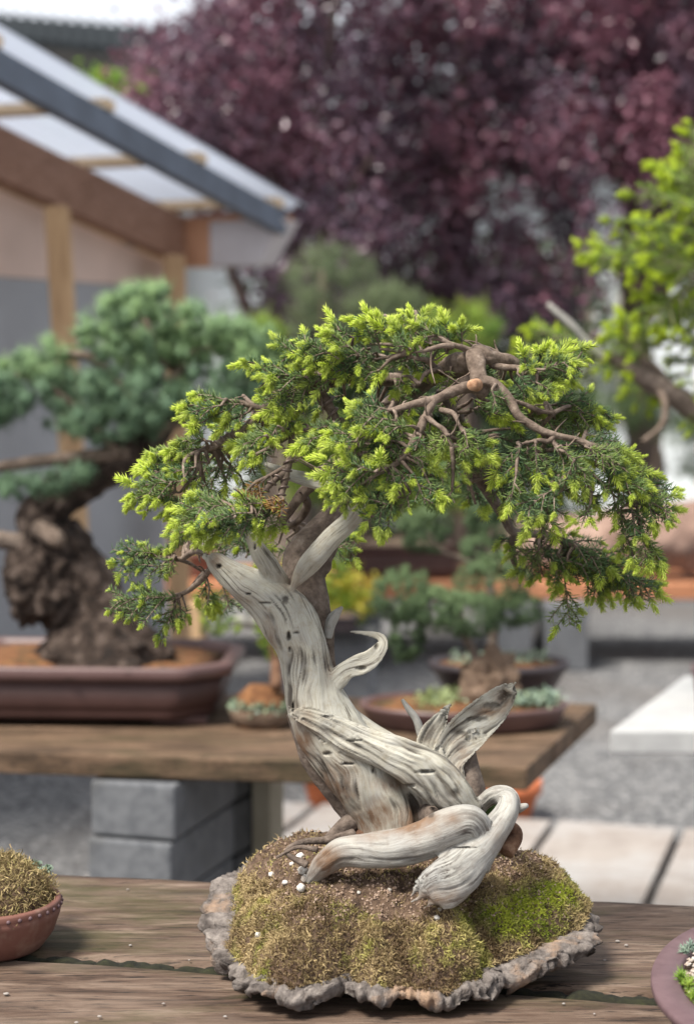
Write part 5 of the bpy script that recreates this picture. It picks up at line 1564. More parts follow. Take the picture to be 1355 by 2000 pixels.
G, ID = src_g[near], src_id[near]
for it in range(3):
    Gs = lap(G); same = np.linalg.norm(Gs - G, axis=1) < .004
    G[same] = Gs[same]
# spiral and waviness of the grain
an_ = 6.0 * G[:, 2] + (fbm(W * 14, 3, 90) - .5) * 1.3
ca, sa_ = np.cos(an_), np.sin(an_)
cx0 = (np.floor(ID) * 1.7)
gx, gy = G[:, 0] - cx0, G[:, 1] - cx0
GW = np.stack([gx * ca - gy * sa_ + cx0, gx * sa_ + gy * ca + cx0, G[:, 2]], 1) + (np.stack([fbm(W * 28, 2, 91), fbm(W * 28, 2, 92), fbm(W * 28, 2, 93)], 1) - .5) * np.array([.005, .005, .0])
deep = np.isin(ID, (2, 6, 7)).astype(float)
isroot = np.isin(ID, (8, 9)).astype(float)
msk = np.clip(fbm(W * 34 + 3, 3, 95) * 4.5 - 2.1, 0, 1) * (1 - .55 * isroot)
main_ = np.isin(ID, (0, 1)).astype(float)
msk = np.clip(msk + .55 * deep, 0, 1)
c1, c2 = crack(GW, [105, 105, 5], 31, .055), crack(GW, [260, 260, 12], 32, .075)
n_led = fbm(GW * np.array([85, 85, 9]), 2, 33)
led = 1 / (1 + np.exp(-(n_led - .5) / .018))
D = .0040 * (fbm(W * 30, 3, 38) - .5) + .0023 * (vnoise(GW * np.array([50, 50, 5]), 34) - .5) + .0011 * (vnoise(GW * np.array([140, 140, 7]), 35) - .5) + .00045 * (vnoise(GW * np.array([430, 430, 16]), 36) - .5)
D = D - (.0026 * c1 + .0011 * c2) * msk + (led - .5) * .0010 * (1 + deep) * (1 - .6 * isroot)
D = D + deep * .0024 * (vnoise(GW * np.array([150, 150, 6]), 37) - .5)
thin = np.isin(ID, (3, 4, 5)).astype(float)
D = D * (1 - .35 * thin) * (1 - .30 * main_)
VN = vnormals(W)
W = W + VN * D[:, None]
rot = np.clip((c1 * 1.0 + c2 * .7) * msk * (1 - .10 * main_) - .08, 0, .85)
stain = np.zeros(len(W))
px_, py_, pd2 = proj(W)
wob = fbm(W * 120, 3, 97)
wob2 = fbm(W * 480, 3, 98)
for px, py, rx, ry, dep in [(428, 1107, 8, 6, .008), (485, 1160, 7, 3, .006), (518, 1178, 18, 2.6, .005), (558, 1172, 10, 11, .004), (564, 1243, 6, 12, .007), (578, 1236, 9, 4, .005), (566, 1268, 4, 9, .005), (573, 1380, 4, 14, .006), (680, 1492, 20, 3, .005), (728, 1506, 3, 7, .005), (640, 1472, 12, 6, .004), (830, 1508, 24, 4, .006), (795, 1535, 24, 5, .005), (627, 1020, 5, 7, .004), (498, 1068, 3, 10, .003), (735, 1262, 6, 10, .003), (706, 1306, 14, 6, .003), (984, 1362, 16, 20, .004), (962, 1378, 34, 10, .002), (930, 1404, 34, 8, .002), (900, 1432, 24, 6, .002), (842, 1590, 10, 12, .0), (905, 1656, 34, 2.5, .004), (640, 1400, 20, 4, .003), (690, 1447, 26, 3, .003)]:  # rotted pits; also dark colour along the hollow of the broad blade
    q = ((px_ - px) / rx) ** 2 + ((py_ - py) / ry) ** 2
    ok_ = (q < 3) & (VN[:, 1] < .35)
    if not ok_.any(): continue
    ok_ &= pd2 < pd2[ok_].min() + .016
    f_ = np.clip(np.exp(-q * 1.5) * 1.35 - (1 - wob2) * .95, 0, 1)
    W[ok_, 1] += f_[ok_] * dep
    rot[ok_] = np.maximum(rot[ok_], np.clip(f_[ok_] * 1.3, 0, .7))
for px, py, rx, ry, k_ in [(640, 1682, 34, 34, 1.0), (590, 1460, 26, 80, .8), (655, 1550, 40, 60, .9), (720, 1600, 60, 36, 1.0), (800, 1600, 60, 34, .95), (470, 1170, 40, 22, .35), (420, 1095, 14, 18, .6), (560, 1135, 26, 18, .5), (850, 1752, 50, 16, .7), (975, 1640, 20, 30, .35), (900, 1470, 20, 40, .45), (985, 1365, 20, 22, .7), (950, 1388, 40, 11, .75), (760, 1530, 60, 16, .5), (640, 1300, 12, 40, .4), (880, 1600, 30, 20, .5), (530, 1240, 14, 50, .5), (690, 1010, 14, 24, .3), (660, 1490, 40, 24, .3)]:  # brown stains, and shade painted on edges, foot and hollow blade
    stain = np.maximum(stain, k_ * np.exp(-(((px_ - px) / rx) ** 2 + ((py_ - py) / ry) ** 2)))
stain = np.clip(stain * (.6 + 1.3 * wob) + np.clip(fbm(W * 22, 3, 99) - .58, 0, 1) * 1.2, 0, 1)
VN = vnormals(W)
fid = ID[Q4[:, 0]]
fid[np.isin(fid, (0, 1))] = 0
wood_objs = {}
for k, (nm, lab, isr, rows_, kw) in enumerate(WOOD):
    if k == 1: continue
    f_ = Q4[fid == k]
    u_, inv = np.unique(f_.ravel(), return_inverse=True)
    mb = MB(); mb.add(W[u_], inv.reshape(-1, 4), None, grain=GW[u_], rot=rot[u_], stain=stain[u_])
    o = put(nm, mb, M['root'] if isr else M['dead'], bon if (k == 0 or isr) else wood_objs[0])
    o.data.normals_split_custom_set_from_vertices([tuple(x) for x in VN[u_]])
    if lab: o['label'] = lab
    wood_objs[k] = o
trunk = wood_objs[0]
part('live_vein', [([(770, 1640, 34, .04), (735, 1560, 40, .045), (690, 1480, 40, .045), (660, 1400, 26, .035), (646, 1330, 16, .026), (640, 1270, 14, .020), (634, 1225, 20, .018), (612, 1180, 34, .016), (592, 1130, 40, .018), (605, 1085, 43, .025), (632, 1040, 36, .035), (655, 1000, 28, .05), (672, 950, 24, .065), (700, 890, 22, .08), (745, 820, 21, .09), (800, 765, 21, .07), (850, 730, 21, .03), (905, 712, 22, -.01), (930, 700, 20, -.02)], dict(n_around=72, step=.0015, disp=bark_disp, seed=3))], M['bark'], None, 'dark living bark climbing behind the bleached wood')
part('bark_strip', [([(566, 1395, 6, .008), (580, 1430, 12, .012), (605, 1485, 16, .015), (640, 1535, 18, .018), (680, 1580, 22, .02), (705, 1620, 26, .02)], dict(n_around=32, disp=bark_disp, seed=4))], M['bark'], trunk, 'ragged brown bark on the underside')
part('stub', [([(640, 1245, 9, .012), (646, 1215, 11, .008), (656, 1200, 9, .004), (668, 1186, 3, 0)], dict(n_around=24, disp=bark_disp, seed=2))], M['root'], trunk)
part('wing_twig', [([(824, 1440, 9, .012), (814, 1408, 8, .012), (800, 1388, 7, .012), (785, 1366, 3, .012)], dict(n_around=20, disp=bark_disp, seed=3))], M['root'], trunk)
part('bark_knob', [([(930, 1600, 22, -.004), (918, 1550, 30, -.004), (912, 1510, 26, .004), (918, 1470, 12, .008), (922, 1458, 4, .01)], dict(n_around=36, disp=bark_disp_big, seed=7)), ([(900, 1520, 20, .005), (905, 1480, 16, .01), (930, 1455, 5, .01)], dict(n_around=20, disp=bark_disp_big, seed=8))], M['bark'], trunk, 'rough dark knob of bark under the blades')
part('trunk_base', [([(700, 1670, 66, .004), (738, 1622, 48, .004), (757, 1585, 40, .000), (770, 1560, 24, .004)], dict(n_around=48, disp=bark_disp_big, seed=9)), ([(800, 1660, 66, .004), (812, 1615, 52, .0), (815, 1585, 34, .0)], dict(n_around=48, disp=bark_disp_big, seed=10))], M['redbark'], trunk, 'red brown bark round the foot of the trunk')
mb = MB()
sweep(mb, np.vstack([px_path([(832, 1592, 26, .0), (838, 1590, 22, -.022), (842, 1590, 19, -.034), (843, 1591, 16, -.040), (843, 1592, 10, -.034), (843, 1592, 3, -.026)], T)]), 40, .0008, bark_disp_big, 4, up=(0, 0, 1))
mb.a['stain'] = [(0, np.full(mb.n, .6))]
o = put('branch_stub', mb, M['bark'], trunk)
part('root_stub', [([(1010, 1580, 10, -.05), (1026, 1574, 6, -.055), (1030, 1573, 4, -.056)], dict(n_around=16, disp=root_disp, seed=4))], M['root'], bon)
part('root', [([(985, 1610, 14, -.055), (1005, 1630, 15, -.052), (985, 1665, 18, -.06)], dict(n_around=20, disp=bark_disp, seed=5))], M['redbark'], bon)
part('root', [([(600, 1690, 8, -.05), (560, 1665, 5, -.045), (590, 1645, 6, -.04), (650, 1640, 9, -.03), (690, 1630, 12, -.02)], dict(n_around=16, disp=bark_disp, seed=6)), ([(540, 1675, 3, -.05), (580, 1655, 4, -.045), (620, 1660, 6, -.05)], dict(n_around=12, disp=bark_disp, seed=7)), ([(640, 1640, 10, -.01), (680, 1610, 18, -.005), (720, 1590, 24, 0)], dict(n_around=20, disp=bark_disp_big, seed=8))], M['bark'], bon, 'thin dark rootlets on the soil')
mb = MB(); blob(mb, P(945, 1580, T - .01), (.012, .012, .012), 16, 10, .3, 3, 4); put('moss_tuft', mb, plain('bright_moss', (0.045, 0.08, 0.015), .9, .4, 90), bon)

# ------------------------------------------------------------------ main bonsai: branches
SKEL = []
def knot_disp(g, TH, V, seed):
    return .75 * (fbm(g * np.array([70, 70, 42]) + seed, 4, seed) - .5) + .30 * (vnoise(g * np.array([20, 20, 95]) + seed, seed + 2) - .5) + .22 * (vnoise(g * np.array([260, 260, 120]), seed + 3) - .5)
def branch(rows, mat='twig', na=18, seed=0, name='branch', jag=0.0):
    mb = MB()
    rows = [(q[0], q[1], q[2] * (.80 if q[2] > 8 else .9), q[3]) for q in rows]
    c, a = sweep(mb, px_path(rows, T), na + 10, .0014, knot_disp, seed, jag=jag)
    x, y, d = proj(c)
    SKEL.append(np.stack([x, y, d - T, a], 1))
    return put(name, mb, M[mat], bon)
BR = [
    [(842, 735, 22, .02), (880, 716, 23, -.005), (915, 706, 24, -.02), (935, 690, 20, -.03), (955, 698, 19, -.03), (990, 705, 16, -.02), (1010, 712, 10, -.015)],
    [(925, 690, 22, -.032), (931, 722, 21, -.04), (937, 748, 21, -.045), (938, 764, 22, -.043), (934, 774, 14, -.042)],
    [(936, 742, 16, -.05), (964, 750, 13, -.052), (995, 781, 12, -.055), (1012, 812, 11, -.058), (1050, 838, 10, -.06), (1082, 850, 8, -.06), (1134, 861, 6, -.06), (1172, 876, 4, -.06)],
    [(930, 755, 14, -.05), (906, 757, 14, -.055), (875, 768, 13, -.06), (848, 781, 12, -.065), (808, 789, 9, -.07), (763, 803, 7, -.07), (730, 812, 4, -.07)],
    [(846, 783, 13, -.066), (832, 812, 10, -.072), (823, 832, 11, -.075), (803, 872, 9, -.078), (785, 895, 8, -.08), (763, 912, 6, -.08)],
    [(1082, 850, 6, -.06), (1070, 862, 5, -.062), (1050, 860, 4, -.064), (1015, 868, 3, -.066)],
    [(1078, 852, 5, -.06), (1082, 868, 4, -.062), (1105, 890, 4, -.064), (1140, 920, 3, -.065)],
    [(995, 781, 6, -.055), (1025, 790, 5, -.05), (1050, 802, 5, -.045), (1080, 806, 3, -.04)],
    [(976, 700, 10, -.02), (960, 712, 9, -.028), (990, 718, 7, -.03), (1022, 720, 5, -.03), (1050, 730, 4, -.03)],
    [(930, 690, 10, -.03), (905, 680, 9, -.035), (880, 672, 7, -.04), (858, 661, 6, -.04), (838, 660, 5, -.04), (815, 656, 3, -.04)],
    [(885, 676, 6, -.04), (860, 676, 5, -.045), (825, 686, 4, -.05), (795, 690, 2, -.05)],
    [(850, 722, 9, -.01), (835, 705, 7, -.03), (815, 700, 5, -.04), (800, 697, 4, -.045)],
    [(860, 720, 6, -.02), (832, 728, 4, -.035), (818, 750, 3, -.045)],
    [(940, 692, 7, -.02), (925, 678, 7, -.01), (955, 682, 6, 0), (985, 698, 4, 0)],
    [(810, 752, 17, .06), (770, 742, 17, .05), (720, 735, 16, .03), (680, 730, 14, .01), (640, 735, 15, 0), (626, 765, 15, .0), (645, 800, 14, .0), (658, 825, 13, .0)],
    [(700, 735, 12, .02), (650, 745, 14, .01), (600, 760, 14, 0), (555, 785, 13, -.005), (515, 800, 12, -.01), (490, 825, 11, -.01), (465, 845, 11, -.012), (440, 858, 9, -.012), (418, 872, 7, -.012), (390, 880, 4, -.012)],
    [(515, 800, 7, -.01), (490, 792, 6, -.012), (465, 784, 5, -.014), (440, 782, 3, -.014)],
    [(640, 760, 9, 0), (600, 745, 7, -.01), (560, 735, 5, -.02), (520, 728, 3, -.02)],
    [(700, 870, 16, .06), (660, 900, 15, .05), (620, 935, 15, .04), (590, 965, 13, .035), (560, 1005, 11, .03), (548, 1030, 9, .03)],
    [(590, 965, 11, .035), (600, 985, 10, .05), (585, 1015, 10, .06), (560, 1030, 8, .06)],
    [(660, 830, 9, -.02), (625, 835, 6, -.03), (590, 842, 5, -.035), (570, 850, 4, -.035), (550, 862, 4, -.04), (500, 888, 4, -.045)],
    [(570, 850, 7, -.035), (566, 890, 8, -.04), (560, 918, 8, -.045), (540, 935, 7, -.05), (515, 958, 7, -.055), (490, 980, 6, -.058), (460, 992, 4, -.06)],
    [(560, 918, 7, -.045), (555, 950, 7, -.05), (545, 975, 7, -.055), (530, 990, 4, -.058), (525, 975, 3, -.06)],
    [(560, 910, 4, -.045), (525, 930, 4, -.052), (500, 942, 4, -.055), (480, 960, 3, -.058)],
    [(920, 900, 12, .08), (930, 925, 13, .09), (955, 965, 13, .10), (985, 1010, 12, .10), (1005, 1040, 11, .10), (1060, 1045, 9, .11), (1120, 1065, 8, .11), (1180, 1100, 6, .11), (1240, 1135, 4, .11)],
    [(860, 760, 14, .06), (890, 810, 14, .07), (910, 860, 13, .08), (920, 900, 12, .08)],
    [(1005, 1035, 8, .10), (1000, 1080, 7, .11), (1010, 1120, 4, .12)],
    [(880, 850, 6, .06), (905, 905, 5, .05), (920, 955, 4, .05), (928, 985, 3, .05)],
    [(405, 1088, 6, .02), (380, 1077, 6, .05), (350, 1092, 5, .08), (300, 1085, 3, .09)],
    [(412, 1112, 6, .03), (384, 1141, 6, .06), (355, 1160, 5, .08), (300, 1170, 3, .09)],
    [(830, 812, 6, -.075), (850, 828, 5, -.08), (868, 842, 5, -.085), (882, 872, 3, -.088)],
    [(860, 800, 5, -.07), (885, 808, 5, -.08), (895, 828, 4, -.085), (905, 848, 3, -.088)],
    [(1130, 862, 4, -.06), (1180, 890, 4, -.06), (1215, 930, 4, -.055), (1240, 980, 3, -.05), (1250, 1040, 3, -.045)],
]
for k, r_ in enumerate(BR): branch(r_, 'twig' if k not in (24, 25, 26) else 'bark', 18 if max(q[2] for q in r_) > 8 else 10, k)
mb = MB(); sweep(mb, px_path([(930, 752, 13, -.062), (922, 752, 11, -.078), (921, 752, 10.5, -.0795)], T), 24, .001, None, 0, up=(0, 0, 1)); o = put('pruning_cut', mb, M['cut'], bon); o['label'] = 'round orange pruning cut'
sk = np.vstack(SKEL)
def wire(rows, turns, r):
    """Training wire coiled round a branch."""
    c_ = catmull(px_path(rows, T), 26 * turns)
    t_ = nrm(np.gradient(c_[:, :3], axis=0))
    n1 = nrm(np.cross(t_, [0.2, 1.0, 0.1])); n2 = np.cross(t_, n1)
    a_ = np.linspace(0, 2 * math.pi * turns, len(c_))
    q_ = c_[:, :3] + (n1 * np.cos(a_)[:, None] + n2 * np.sin(a_)[:, None]) * (c_[:, 3] + r * .6)[:, None]
    mb = MB(); sweep(mb, np.hstack([q_, np.full((len(q_), 1), r)]), 8, .0012)
    put('wire', mb, M['wire'], bon)
wire([(566, 880, 7, -.04), (560, 918, 7, -.045), (540, 935, 6, -.05), (515, 958, 6, -.055), (490, 980, 5, -.058)], 7, .0011)
wire([(560, 918, 6, -.045), (555, 950, 6, -.05), (545, 975, 6, -.055), (530, 990, 4, -.058)], 5, .0011)
wire([(630, 760, 13, .0), (645, 800, 12, .0), (658, 825, 11, .0)], 3, .0012)
wire([(700, 870, 13, .06), (660, 900, 13, .05), (620, 935, 13, .04), (590, 965, 11, .035)], 4, .0012)
wire([(465, 845, 9, -.012), (440, 858, 8, -.012), (418, 872, 6, -.012)], 4, .0010)

# ------------------------------------------------------------------ main bonsai: foliage
FO = Foliage()
ROWS = []
def S(z, br_, *rows, **kw):
    for r_ in rows: ROWS.append((r_, z, br_, kw))
# upper left crown
S(-.035, .95, (600, 730, 478, 712), (620, 702, 545, 676), (600, 737, 515, 732), (625, 735, 545, 772), (650, 722, 582, 666), (660, 700, 602, 672), (700, 692, 642, 652), (720, 672, 690, 627), (742, 682, 726, 625), (700, 722, 640, 702), (735, 702, 668, 692), (725, 722, 672, 737), (742, 722, 694, 742), (752, 712, 718, 732), (795, 702, 748, 722), (800, 692, 778, 645), (802, 682, 762, 664), (832, 682, 802, 622), (842, 672, 798, 658), (655, 740, 602, 748), (565, 775, 512, 782), (565, 780, 543, 800), (785, 735, 776, 762), (645, 690, 590, 690), (690, 660, 650, 640), (770, 670, 745, 640), (700, 705, 655, 720))
S(-.02, .85, (880, 682, 868, 632), (902, 672, 900, 642), (872, 690, 846, 642), (862, 662, 816, 637), (850, 690, 880, 655), (830, 650, 780, 622), (760, 650, 715, 650), (610, 760, 560, 790), (580, 745, 530, 752))
# second tier centre
S(-.07, .9, (762, 802, 705, 790), (772, 822, 692, 815), (802, 832, 742, 835), (742, 812, 690, 822), (745, 800, 730, 832), (765, 842, 738, 850), (792, 846, 770, 860), (772, 862, 700, 852), (652, 842, 592, 868), (662, 832, 622, 836), (695, 862, 652, 868), (702, 852, 648, 846))
S(-.06, .35, (765, 848, 762, 892), (742, 850, 722, 890), (782, 850, 757, 900), (700, 860, 690, 895), (830, 850, 812, 882))
S(-.085, .97, (742, 922, 642, 925), (732, 922, 682, 905), (732, 932, 662, 936), (722, 942, 640, 950), (702, 947, 647, 978), (712, 947, 677, 960), (745, 925, 742, 906), (762, 917, 692, 932), (802, 917, 757, 945), (802, 922, 777, 948), (752, 950, 707, 985), (782, 967, 717, 1020), (792, 970, 732, 990), (802, 962, 777, 1000))
S(-.085, .55, (832, 922, 860, 1000), (832, 932, 850, 968), (882, 960, 866, 980), (822, 850, 810, 880), (810, 930, 830, 985), (790, 900, 850, 935), (800, 890, 840, 910))
S(-.088, .5, (850, 858, 852, 882), (872, 850, 862, 880), (902, 880, 912, 905), (892, 868, 886, 932), (907, 842, 916, 888), (868, 845, 850, 872), tone=.3)
# left
S(-.015, .95, (462, 787, 362, 795), (442, 782, 387, 770), (432, 792, 372, 806), (475, 790, 425, 792), (485, 805, 442, 828), (402, 877, 292, 886), (412, 862, 352, 862), (402, 862, 386, 846), (382, 882, 292, 905), (402, 882, 347, 880), (382, 912, 337, 924), (392, 930, 372, 940), (372, 902, 292, 930), (362, 932, 302, 945), (332, 950, 258, 982), (342, 962, 312, 975), (352, 962, 262, 968), (382, 970, 327, 998), (402, 962, 342, 1004), (410, 905, 350, 900), (360, 940, 275, 950), (340, 930, 300, 915))
S(.03, .5, (422, 932, 387, 960), (442, 942, 430, 972), (452, 900, 440, 945), (470, 930, 480, 965), (430, 890, 420, 930), (400, 940, 420, 990), (480, 890, 500, 930), (380, 990, 340, 1020))
S(-.04, .95, (562, 837, 468, 876), (562, 842, 510, 890), (542, 832, 530, 855), (572, 832, 560, 842), (545, 842, 485, 855), (520, 850, 472, 872), (600, 830, 560, 822))
S(-.062, 1.0, (482, 987, 362, 996), (472, 992, 352, 1018), (462, 1002, 347, 1052), (492, 1002, 402, 1010), (482, 1012, 402, 1040), (502, 1010, 432, 1040), (512, 1002, 452, 1006), (480, 990, 395, 985), (460, 1010, 385, 1030), (440, 1000, 372, 1030), (500, 1015, 460, 1042), shs=.0185)
S(-.058, .5, (542, 1000, 482, 1020), (552, 990, 502, 995), (547, 1000, 538, 1032), (530, 985, 470, 985))
S(-.056, .05, (522, 932, 472, 985), (505, 945, 462, 975), (515, 960, 480, 985), rust=.75, tone=.3)
S(-.058, .2, (560, 985, 530, 992), (555, 975, 525, 985), rust=.7, tone=.5)
# right top cluster
S(-.035, .97, (1042, 732, 1142, 702), (1042, 727, 1060, 687), (1052, 727, 1094, 688), (1052, 737, 1114, 724), (1052, 742, 1084, 744), (1047, 747, 1080, 768), (1032, 732, 1022, 694), (1062, 722, 1112, 705), (1020, 735, 1045, 712), (1010, 730, 1030, 755), (1070, 715, 1080, 690))
S(-.02, .3, (930, 700, 960, 760), (880, 720, 870, 760), (1000, 740, 1030, 780), (985, 760, 1010, 790))
S(.0, .45, (1062, 792, 1188, 802), (1072, 792, 1155, 782), (1082, 812, 1182, 830), (1052, 802, 1132, 840), (1032, 812, 1112, 832), (1090, 800, 1170, 815))
# right drooping
S(-.07, .55, (1012, 870, 968, 922), (1015, 870, 1005, 948), (1007, 930, 996, 982), (1045, 867, 1048, 928), (1077, 862, 1140, 898), (1082, 872, 1112, 920), (1102, 882, 1152, 940), (1112, 902, 1162, 944), (1132, 862, 1218, 882), (1142, 872, 1210, 908), (1152, 882, 1224, 920), (1162, 902, 1240, 958), (1182, 922, 1260, 960), (1102, 942, 1022, 1000), (1092, 962, 1027, 1042), (1072, 980, 1056, 1042), (1067, 970, 1080, 1036), (1082, 952, 1150, 980), (1122, 960, 1152, 1000), (1152, 962, 1166, 985), (1152, 985, 1137, 1020), (1192, 952, 1206, 1002), (1120, 900, 1100, 950), (1060, 880, 1075, 930), (1100, 920, 1060, 960), (1150, 920, 1190, 960), (1170, 880, 1200, 930), (1030, 870, 1028, 920), (1095, 870, 1130, 930), multi=.4)
S(-.05, .9, (1212, 932, 1302, 965), (1232, 962, 1310, 1005), (1212, 992, 1216, 1042), (1216, 1040, 1217, 1078), (1242, 1002, 1262, 1052), (1250, 1022, 1264, 1108), (1256, 1050, 1290, 1098), (1250, 982, 1302, 1020), (1222, 1050, 1240, 1095), (1200, 920, 1255, 940), (1220, 960, 1270, 990), (1190, 900, 1240, 915), (1232, 990, 1240, 1050), (1210, 970, 1190, 1010), (1195, 870, 1225, 885))
S(-.075, .6, (902, 832, 908, 900), (907, 837, 950, 888), (960, 760, 970, 800), (905, 838, 930, 880))
# shaded back of the crown
S(.11, .75, (1092, 1047, 1188, 1110), (1152, 1092, 1284, 1158), (1102, 1082, 1180, 1148), (1132, 1102, 1170, 1164), (1102, 1062, 1090, 1138), (1062, 1062, 1020, 1118), (1052, 1072, 1000, 1080), (1102, 1132, 1112, 1222), (1042, 1062, 1060, 1128), (1082, 1102, 1090, 1140), (1180, 1105, 1230, 1165), (1200, 1115, 1262, 1165), (1130, 1070, 1210, 1120), (1020, 1040, 975, 1060), (1040, 1045, 1110, 1100), (1150, 1085, 1215, 1140))
S(.09, .8, (342, 1082, 226, 1100), (322, 1082, 241, 1078), (312, 1092, 278, 1066), (332, 1092, 286, 1128), (342, 1072, 310, 1076), (342, 1087, 325, 1124), (362, 1062, 330, 1046), (402, 1022, 350, 1050), (352, 1167, 222, 1176), (342, 1170, 240, 1196), (332, 1167, 280, 1165), (347, 1172, 325, 1222), (342, 1190, 310, 1242), (352, 1182, 355, 1212), (380, 1050, 340, 1070), (300, 1100, 255, 1112), shs=.0135)
S(.16, .8, (500, 1082, 440, 1050), (480, 1060, 430, 1080), (400, 1120, 405, 1180), (432, 1132, 450, 1195), (545, 1060, 505, 1100), (560, 1052, 590, 1090), (620, 1070, 690, 1072), (590, 1060, 560, 1090), (450, 1060, 400, 1070), (600, 1050, 640, 1080), (480, 1090, 500, 1050), (910, 910, 915, 985), (920, 930, 938, 990), (880, 900, 850, 960))
# fill inside the crown
def fill(poly_, n, z0, z1, br_, down=.6):
    x, y = sample_poly(poly_, n)
    for xx, yy in zip(x, y):
        a_ = math.atan2(yy - 760 + RNG.normal(0, 40), xx - 780) + RNG.normal(0, .5)
        L = RNG.uniform(45, 85)
        dx, dy = math.cos(a_) * L, abs(math.sin(a_)) * L * .6 + down * 20
        ROWS.append(((xx - dx / 2, yy - dy / 2, xx + dx / 2, yy + dy / 2), RNG.uniform(z0, z1), br_, {}))
fill([(560, 720), (700, 680), (850, 680), (900, 760), (800, 830), (700, 830), (580, 800)], 18, .03, .14, .45)
fill([(830, 770), (960, 780), (1060, 850), (1040, 960), (960, 960), (880, 880)], 22, .03, .13, .18)
fill([(1010, 860), (1200, 870), (1270, 980), (1250, 1060), (1190, 980), (1050, 960)], 12, -.04, .06, .5)
fill([(420, 800), (560, 760), (600, 830), (500, 900), (380, 960), (330, 930)], 14, .02, .10, .4)
fill([(620, 650), (760, 625), (880, 650), (820, 720), (640, 740), (560, 720)], 12, -.03, .05, .75)
fill([(690, 800), (800, 800), (860, 880), (780, 920)], 10, -.05, .02, .4)
fill([(930, 740), (1060, 740), (1180, 810), (1190, 870), (1040, 850)], 14, .0, .08, .35)
fill([(1050, 1050), (1200, 1110), (1180, 1150), (1060, 1110)], 10, .10, .16, .4)
for (x0, y0, x1, y1), z, br_, kw in ROWS:
    dz = RNG.normal(0, .012)
    p0, p1 = P(x0, y0, T + z + dz + RNG.normal(0, .006)), P(x1, y1, T + z + dz - .006)
    kw = dict(kw)
    kw.setdefault('tone', float(np.clip(RNG.normal(.10, .10), 0, .35)))
    spray(FO, p0, p1, br_, **kw)
    q = ((sk[:, 0] - x0) ** 2 + (sk[:, 1] - y0) ** 2 + ((sk[:, 2] - z) * F / T * .5) ** 2)
    k = int(np.argmin(q))
    if q[k] < 130 ** 2:
        a_ = P(sk[k, 0], sk[k, 1], T + sk[k, 2])
        L = np.linalg.norm(p0 - a_)
        if L > .004:
            mid = (a_ + p0) / 2 + np.array([RNG.normal(0, .08), RNG.normal(0, .05), RNG.uniform(-.02, .14)]) * L
            sweep(FO.w, [[*a_, .0022], [*mid, .0017], [*p0, .0011]], 6, .005)
            FO.w.a = {}
link_foliage(FO, bon, M['needle'], M['twig'], lambda s_: (proj(s_[0][None])[2][0] - T) * 1.0 - s_[2] * 4, 300, M['rust'])
# bare dead twiglets
mb = MB()
for k in range(100):
    r0 = sk[RNG.integers(len(sk))]
    if r0[3] < .0016: continue
    a_ = P(r0[0], r0[1], T + r0[2])
    d_ = nrm(np.array([RNG.normal(), RNG.normal() * .4 - .3, RNG.normal() * .8]))
    L = RNG.uniform(.008, .034)
    sweep(mb, [[*a_, .0011], [*(a_ + d_ * L * .5 + RNG.normal(size=3) * .002), .0008], [*(a_ + d_ * L), .0004]], 6, .003)
put('dead_twigs', mb, M['twig'], bon, kind='stuff')

# ------------------------------------------------------------------ small pots on the front bench
c = PZ(-45, 1884, ZF + .0015); s_ = np.linalg.norm(c - EY) / F
rp = 142 * s_; c = c + np.array([0, rp * .74, 0])
lp = thing('accent_planting', 'round red brown pot with studs, filled with dry moss and blue green sedum', 'potted plant', c)
hp = .047
ol = lambda th: (np.cos(th) * rp, np.sin(th) * rp)
mb = MB(); ring_solid(mb, [(0.70, 0), (0.76, .003), (0.90, hp * .35), (0.985, hp * .7), (1.0, hp * .80), (0.992, hp * .82), (1.0, hp * .86), (1.0, hp * .96), (.985, hp), (.92, hp), (.90, hp * .8)], ol, c, 96); put('pot_body', mb, M['red_pot'], lp)
bm_ = None
for k in range(40):
    a_ = 2 * math.pi * k / 40
    mb = MB(); blob(mb, c + np.array([math.cos(a_) * rp * 1.0, math.sin(a_) * rp * 1.0, hp * .895]), (.0021,) * 3, 10, 7, 0, 1, 0)
    put('stud', mb, M['mauve_pot'], lp)
mb = MB(); blob(mb, c + [0, 0, hp * .86], (rp * .86, rp * .86, .042), 50, 26, .16, 3, 5); put('moss_mound', mb, M['soil'], lp)
V_ = np.vstack(mb.v); V_ = V_[V_[:, 2] > c[2] + hp * .8]
NB = 16000
B = V_[RNG.integers(len(V_), size=NB)] + RNG.normal(size=(NB, 3)) * .0028
ln = RNG.uniform(.003, .008, NB); d1 = nrm(RNG.normal(size=(NB, 3)) + np.array([0, -.1, .5])); d2 = nrm(d1 + RNG.normal(size=(NB, 3)) * .7)
s1 = nrm(np.cross(d1, RNG.normal(size=(NB, 3)))) * .00045
m1 = B + d1 * (ln * .55)[:, None]; e1 = m1 + d2 * (ln * .6)[:, None]
i0 = np.arange(NB)[:, None] * 5
mb = MB(); mb.add(np.stack([B - s1, B + s1, m1 - s1, m1 + s1, e1], 1).reshape(-1, 3), i0 + np.array([[0, 1, 3, 2]]), i0 + np.array([[2, 3, 4]]), tone=np.repeat(np.clip(RNG.normal(.08, .1, NB), 0, 1), 5), rnd=np.repeat(RNG.uniform(0, 1, NB), 5))
put('moss', mb, M['moss_blade'], lp, kind='stuff')
mb = MB()
for px, py in ((60, 1693), (74, 1700), (88, 1704), (66, 1708), (80, 1712), (92, 1698), (70, 1690)):
    c2 = P(px, py, np.linalg.norm(c - EY) * .985 + .02)
    for q in range(2):
        leaves(mb, c2 + RNG.normal(size=(26, 3)) * .0022, .0055, RNG.uniform(0, .3, 26), .8, .6)
put('sedum', mb, M['sedum'], lp, kind='stuff')

